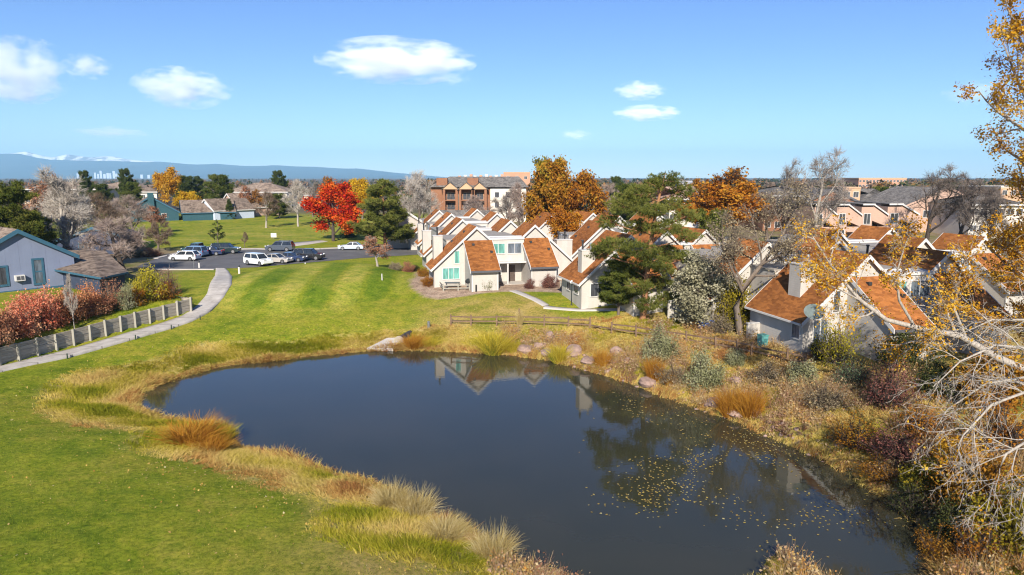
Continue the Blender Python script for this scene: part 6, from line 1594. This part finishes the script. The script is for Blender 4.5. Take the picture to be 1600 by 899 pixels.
# small stones along the shore
N = 1900; x, y = scatter(0, 24, 26, 66, N); sd = poly_sdf(x, y, POND); keep = (sd > -.15) & (sd < 1.4 + 1.6 * (y > 46)) & near_mask(x, y); x, y = x[keep], y[keep]
bm = bmesh.new(); bmesh.ops.create_icosphere(bm, subdivisions=1, radius=1); iv = np.array([v_.co[:] for v_ in bm.verts]); itf = np.array([[v_.index for v_ in f_.verts] for f_ in bm.faces]); bm.free()
sz = r.uniform(.06, .24, len(x)); V = (iv[None] * (1 + r.normal(0, .16, (len(x), len(iv), 1)))) * (sz[:, None] * r.uniform(.7, 1.2, (len(x), 3)) * np.array((1, 1, .65)))[:, None] + np.stack((x, y, h(x, y) + .02), -1)[:, None]
F = (itf[None] + (np.arange(len(x)) * len(iv))[:, None, None]).reshape(-1, 3)
tag(link_mesh('shore_stones', np_mesh('shore_stones', V.reshape(-1, 3), F), M['rock']), 'small pinkish stones along the rocky shore', 'stones', kind='stuff')
# short blades of the mown lawn nearest the camera
N = 330000; x, y = scatter(-40, 12, 17, 62, N); sd = poly_sdf(x, y, POND); keep = (sd > 3.2) & near_mask(x, y) & (wall_side(x, y) < -3.8) & (r.uniform(0, 1, N) < np.clip(1.25 - y / 55, .12, 1))
x, y = x[keep], y[keep]; n = len(x); d = r.normal(0, .5, (n, 3)) + np.array((0, 0, .8)); d[:, 2] = np.abs(d[:, 2])
v, f, _ = blades(r, np.stack((x, y, h(x, y) - .01), -1), d, r.uniform(.04, .10, n), r.uniform(.012, .03, n))
FM['lawn'] = leaf_mat('mown_blades', [(.06, .115, .008), (.13, .18, .012), (.21, .235, .02), (.34, .31, .07)], .3, .25, .35)
tag(link_mesh('lawn_grass', np_mesh('lawn_grass', v, f, rnd=r.uniform(0, 1, n)), FM['lawn']), 'short mown grass blades of the nearest lawn', 'grass', kind='stuff')
# fallen leaves on the lawn and afloat
N = 26000; x, y = scatter(-40, 22, 16, 72, N); sd = poly_sdf(x, y, POND); keep = (sd > 1.5) & (r.uniform(0, 1, N) < np.exp(-np.abs(sd - 5.8) / 1.7) * .8 + .03) & near_mask(x, y) & (wall_side(x, y) < -3.6); x, y = x[keep], y[keep]
v, f = leaves(r, np.stack((x, y, h(x, y) + .03), -1), r.uniform(.05, .11, len(x)), 2.0)
FM['litter'] = leaf_mat('fallen_leaves', [(.42, .30, .12), (.55, .42, .12), (.42, .22, .05), (.5, .45, .25)], .2, 0)
tag(link_mesh('fallen_leaves', np_mesh('fallen_leaves', v, f, rnd=r.uniform(0, 1, len(f))), FM['litter']), 'yellow fallen leaves scattered on the mown grass', 'leaves', kind='stuff')
N = 30000; x, y = scatter(0, 23, 24, 53, N); sd = poly_sdf(x, y, POND); pxx = 800 + FPX * x / (y * CP + 16.3 * SP)
dn = sstep(900, 1020, pxx) * (1 - .75 * sstep(1250, 1400, pxx)); dn = dn * np.clip(.30 + .55 * vnoise(x, y, 1.6), .02, 1) * np.where(y > 43, .55, 1) * np.where(y < 30, .16, 1)
keep = (sd < -.1) & (r.uniform(0, 1, N) < dn * .45); x, y = x[keep], y[keep]; n = len(x); a = r.uniform(0, 6.28, n); s_ = r.uniform(.035, .085, n)
ax = np.stack((np.cos(a), np.sin(a), r.normal(0, .05, n)), -1) * s_[:, None]; bx = np.stack((-np.sin(a), np.cos(a), r.normal(0, .05, n)), -1) * s_[:, None] * .7; c = np.stack((x, y, np.full(n, WL + .012)), -1)
v = np.stack((c - ax, c + bx, c + ax, c - bx), 1).reshape(-1, 3)
tag(link_mesh('floating_leaves', np_mesh('floating_leaves', v, np.arange(4 * n).reshape(n, 4), rnd=r.uniform(0, 1, n)), leaf_mat('floating_leaves', [(.30, .21, .06), (.42, .31, .08), (.32, .20, .05), (.45, .40, .2)], .1, 0)), 'yellow leaves floating on the pond', 'leaves', kind='stuff')
# far woodland that closes the horizon
N = 2600; d = 230 * np.exp(r.uniform(0, 1, N) ** 1.1 * 2.9); u = r.uniform(-.86, .9, N); x = u * d; px = 800 + 1067 * u / CP
hh = r.uniform(5, 11.5, N) * np.where(u < -.12, .72, 1.0); keep = ~((d < 330) & (u < -.1)); keep &= (d > 262) | (u > .02)
x, d, hh = x[keep], d[keep], hh[keep]; n = len(x); k = 70; R = r.uniform(.32, .55, n) * hh
c = np.repeat(np.stack((x, d, hh * .55), -1), k, 0); dirs = unit(r.normal(0, 1, (n * k, 3))); q = c + dirs * (r.uniform(.55, 1.05, n * k) ** .6)[:, None] * np.stack((np.repeat(R, k), np.repeat(R, k), np.repeat(hh * .46, k)), -1)
v, f = leaves(r, q, np.repeat(.10 * hh + .2 * hh * np.minimum(1, d / 1500), k) * r.uniform(.7, 1.4, n * k))
bk = MB()
FM['wood'] = leaf_mat('far_woodland_mix', [(.03, .045, .02), (.06, .075, .03), (.14, .10, .075), (.20, .15, .12), (.24, .12, .04), (.12, .10, .05), (.05, .06, .03)], .15, 0)
tn = np.repeat(r.uniform(0, 1, n), k)
tag(link_mesh('far_woodland', np_mesh('far_woodland', v, f, rnd=np.clip(tn + r.normal(0, .04, len(tn)), 0, 1)), FM['wood']), 'distant mixed treetops closing the horizon', 'woodland', kind='stuff')
# ------------------------------------------------------------------ air, sky, sun, camera
bb = MB().box(-23000, 17000, -1200, 18500, -5.6, 700)
hz_o = bb.build('haze', None)
m, nt, out = new_mat('haze_air'); nt.nodes.remove(out); out = nt.nodes.new('ShaderNodeOutputMaterial')
pv = nt.nodes.new('ShaderNodeVolumePrincipled'); pv.inputs['Color'].default_value = (0.40, 0.72, 1.0, 1); pv.inputs['Density'].default_value = HAZE
pv.inputs['Density Attribute'].default_value = ''; pv.inputs['Color Attribute'].default_value = ''; pv.inputs['Temperature Attribute'].default_value = ''
nt.links.new(pv.outputs[0], out.inputs['Volume'])
hz_o.data.materials.clear(); hz_o.data.materials.append(m); tag(hz_o, kind='stuff', label='thin blue air over the whole view', cat='haze')

SUN_EL, SUN_AZ = math.radians(31), math.radians(4)          # azimuth : degrees left of straight behind the camera
sd_ = Vector((-math.sin(SUN_AZ) * math.cos(SUN_EL), -math.cos(SUN_AZ) * math.cos(SUN_EL), math.sin(SUN_EL)))
sun = bpy.data.lights.new('sun', 'SUN'); sun.energy = SUN_E; sun.angle = math.radians(0.5); sun.color = (1.0, 0.925, 0.81)
so = bpy.data.objects.new('sun', sun); COL.objects.link(so); so.rotation_euler = sd_.to_track_quat('Z', 'Y').to_euler()
w = bpy.data.worlds.new('World'); scene.world = w; w.use_nodes = True
wn = w.node_tree; bg = wn.nodes['Background']
sky = wn.nodes.new('ShaderNodeTexSky'); sky.sky_type = 'NISHITA'; sky.sun_disc = False
sky.sun_elevation = SUN_EL; sky.sun_rotation = math.radians(180) + SUN_AZ
sky.altitude = 1600; sky.air_density = SKY_AIR; sky.dust_density = SKY_DUST; sky.ozone_density = SKY_OZ
hs = wn.nodes.new('ShaderNodeHueSaturation'); hs.inputs['Saturation'].default_value = SKY_SAT; hs.inputs['Hue'].default_value = SKY_HUE; hs.inputs['Value'].default_value = SKY_VAL; wn.links.new(sky.outputs[0], hs.inputs['Color']); wn.links.new(hs.outputs[0], bg.inputs[0]); bg.inputs[1].default_value = SKY_S

# clouds : small fair weather cumulus as real volumes high over the plain
def cloud_mat(name, dens, sc):
    m, nt, out = new_mat(name); nt.nodes.remove(out); out = nt.nodes.new('ShaderNodeOutputMaterial')
    pv = nt.nodes.new('ShaderNodeVolumePrincipled'); pv.inputs['Color'].default_value = (1, 1, 1, 1); pv.inputs['Anisotropy'].default_value = -0.6
    pv.inputs['Density Attribute'].default_value = ''; pv.inputs['Color Attribute'].default_value = ''; pv.inputs['Temperature Attribute'].default_value = ''
    # object space radius, roughened by noise, gives ragged soft margins
    tc = nt.nodes.new('ShaderNodeTexCoord'); ln = node(nt, 'ShaderNodeVectorMath', operation='LENGTH'); nt.links.new(tc.outputs['Object'], ln.inputs[0])
    mp = node(nt, 'ShaderNodeMapping'); mp.inputs['Scale'].default_value = sc; nt.links.new(tc.outputs['Object'], mp.inputs[0])
    oi = nt.nodes.new('ShaderNodeObjectInfo'); ad = node(nt, 'ShaderNodeVectorMath', operation='ADD'); sc_ = node(nt, 'ShaderNodeVectorMath', operation='SCALE'); sc_.inputs[0].default_value = (7, 11, 5); nt.links.new(oi.outputs['Random'], sc_.inputs['Scale'])
    nt.links.new(mp.outputs[0], ad.inputs[0]); nt.links.new(sc_.outputs[0], ad.inputs[1])
    n = nt.nodes.new('ShaderNodeTexNoise'); n.inputs['Scale'].default_value = 1.0; n.inputs['Detail'].default_value = 7; n.inputs['Roughness'].default_value = 0.62; nt.links.new(ad.outputs[0], n.inputs['Vector'])
    a = node(nt, 'ShaderNodeMath', operation='MULTIPLY_ADD'); nt.links.new(n.outputs['Fac'], a.inputs[0]); a.inputs[1].default_value = 3.2; a.inputs[2].default_value = -1.2
    s = node(nt, 'ShaderNodeMath', operation='SUBTRACT'); nt.links.new(a.outputs[0], s.inputs[0]); nt.links.new(ln.outputs['Value'], s.inputs[1])
    mr = node(nt, 'ShaderNodeMapRange'); mr.inputs['From Min'].default_value = -0.42; mr.inputs['From Max'].default_value = 0.45; mr.inputs['To Max'].default_value = dens; nt.links.new(s.outputs[0], mr.inputs['Value'])
    nt.links.new(mr.outputs[0], pv.inputs['Density']); nt.links.new(pv.outputs[0], out.inputs['Volume']); return m
CM = cloud_mat('cloud_vapour', CLOUD_D, (2.2, 2.2, 2.2)); CMT = cloud_mat('thin_cloud_vapour', CLOUD_D * 0.3, (2.2, 2.2, 2.2))
def cloud(label, px, py, wpx, hpx, thin=False):
    r_ = ray(px, py); alt = 2300.0; t = (alt - CAM_H) / r_[2]; p = np.array((0, 0, CAM_H)) + r_ * t; D = np.linalg.norm(p) / FPX
    bm = bmesh.new(); bmesh.ops.create_icosphere(bm, subdivisions=3, radius=1.0); me = bpy.data.meshes.new('cloud'); bm.to_mesh(me); bm.free()
    o = link_mesh('cloud', me, CMT if thin else CM); o.location = p; o.scale = (wpx / 2 * D, wpx / 2.6 * D, hpx / 2 * D); o.rotation_euler = (0, 0, math.atan2(-p[0], p[1]))
    return tag(o, label, 'cloud', 'small white clouds')
CL = [(620, 96, 300, 74, 'largest long white cloud, tapering towards its right end'), (285, 138, 165, 66, 'compact puffy white cloud with rounded top'), (22, 108, 170, 100, 'bright cloud bank cut by the picture edge'), (136, 104, 78, 40, 'small ragged cloud at the tip of the edge cloud bank'), (24, 143, 110, 34, 'flat low strip under the edge cloud bank'),
      (176, 207, 120, 18, 'thin flat cloud low over the mountains'), (1000, 142, 100, 34, 'small wedge shaped cloud, upper of two'), (1010, 177, 130, 28, 'flat small cloud, lower of two'), (708, 124, 70, 22, 'faint wisp just below the longest cloud'), (900, 211, 70, 20, 'faintest wisp low above the townhouses'), (1530, 145, 110, 36, 'pale cloud partly behind the golden leaves')]
for i, (a, b, c, d, lab) in enumerate(CL): cloud(lab, a, b, c * .8, d * .88, thin=i in (5, 8, 9, 10))

cam = bpy.data.cameras.new('camera'); co = bpy.data.objects.new('camera', cam); COL.objects.link(co)
co.location = (0, 0, CAM_H); co.rotation_euler = (math.radians(90) - PITCH, 0, 0)
cam.sensor_width = 36.0; cam.lens = 36.0 * FPX / 1600.0; cam.clip_start = 0.3; cam.clip_end = 200000
scene.camera = co
scene.view_settings.view_transform = 'Standard'; scene.view_settings.look = 'None'; scene.view_settings.gamma = 1.0; scene.view_settings.exposure = EXPO
scene.render.engine = 'CYCLES'
cy = scene.cycles; cy.max_bounces = 8; cy.diffuse_bounces = 3; cy.glossy_bounces = 3; cy.transmission_bounces = 3; cy.volume_bounces = 16; cy.transparent_max_bounces = 8
cy.filter_width = 1.15; cy.volume_step_rate = 1.5; cy.volume_max_steps = 128; cy.use_denoising = True; cy.sample_clamp_indirect = 6.0
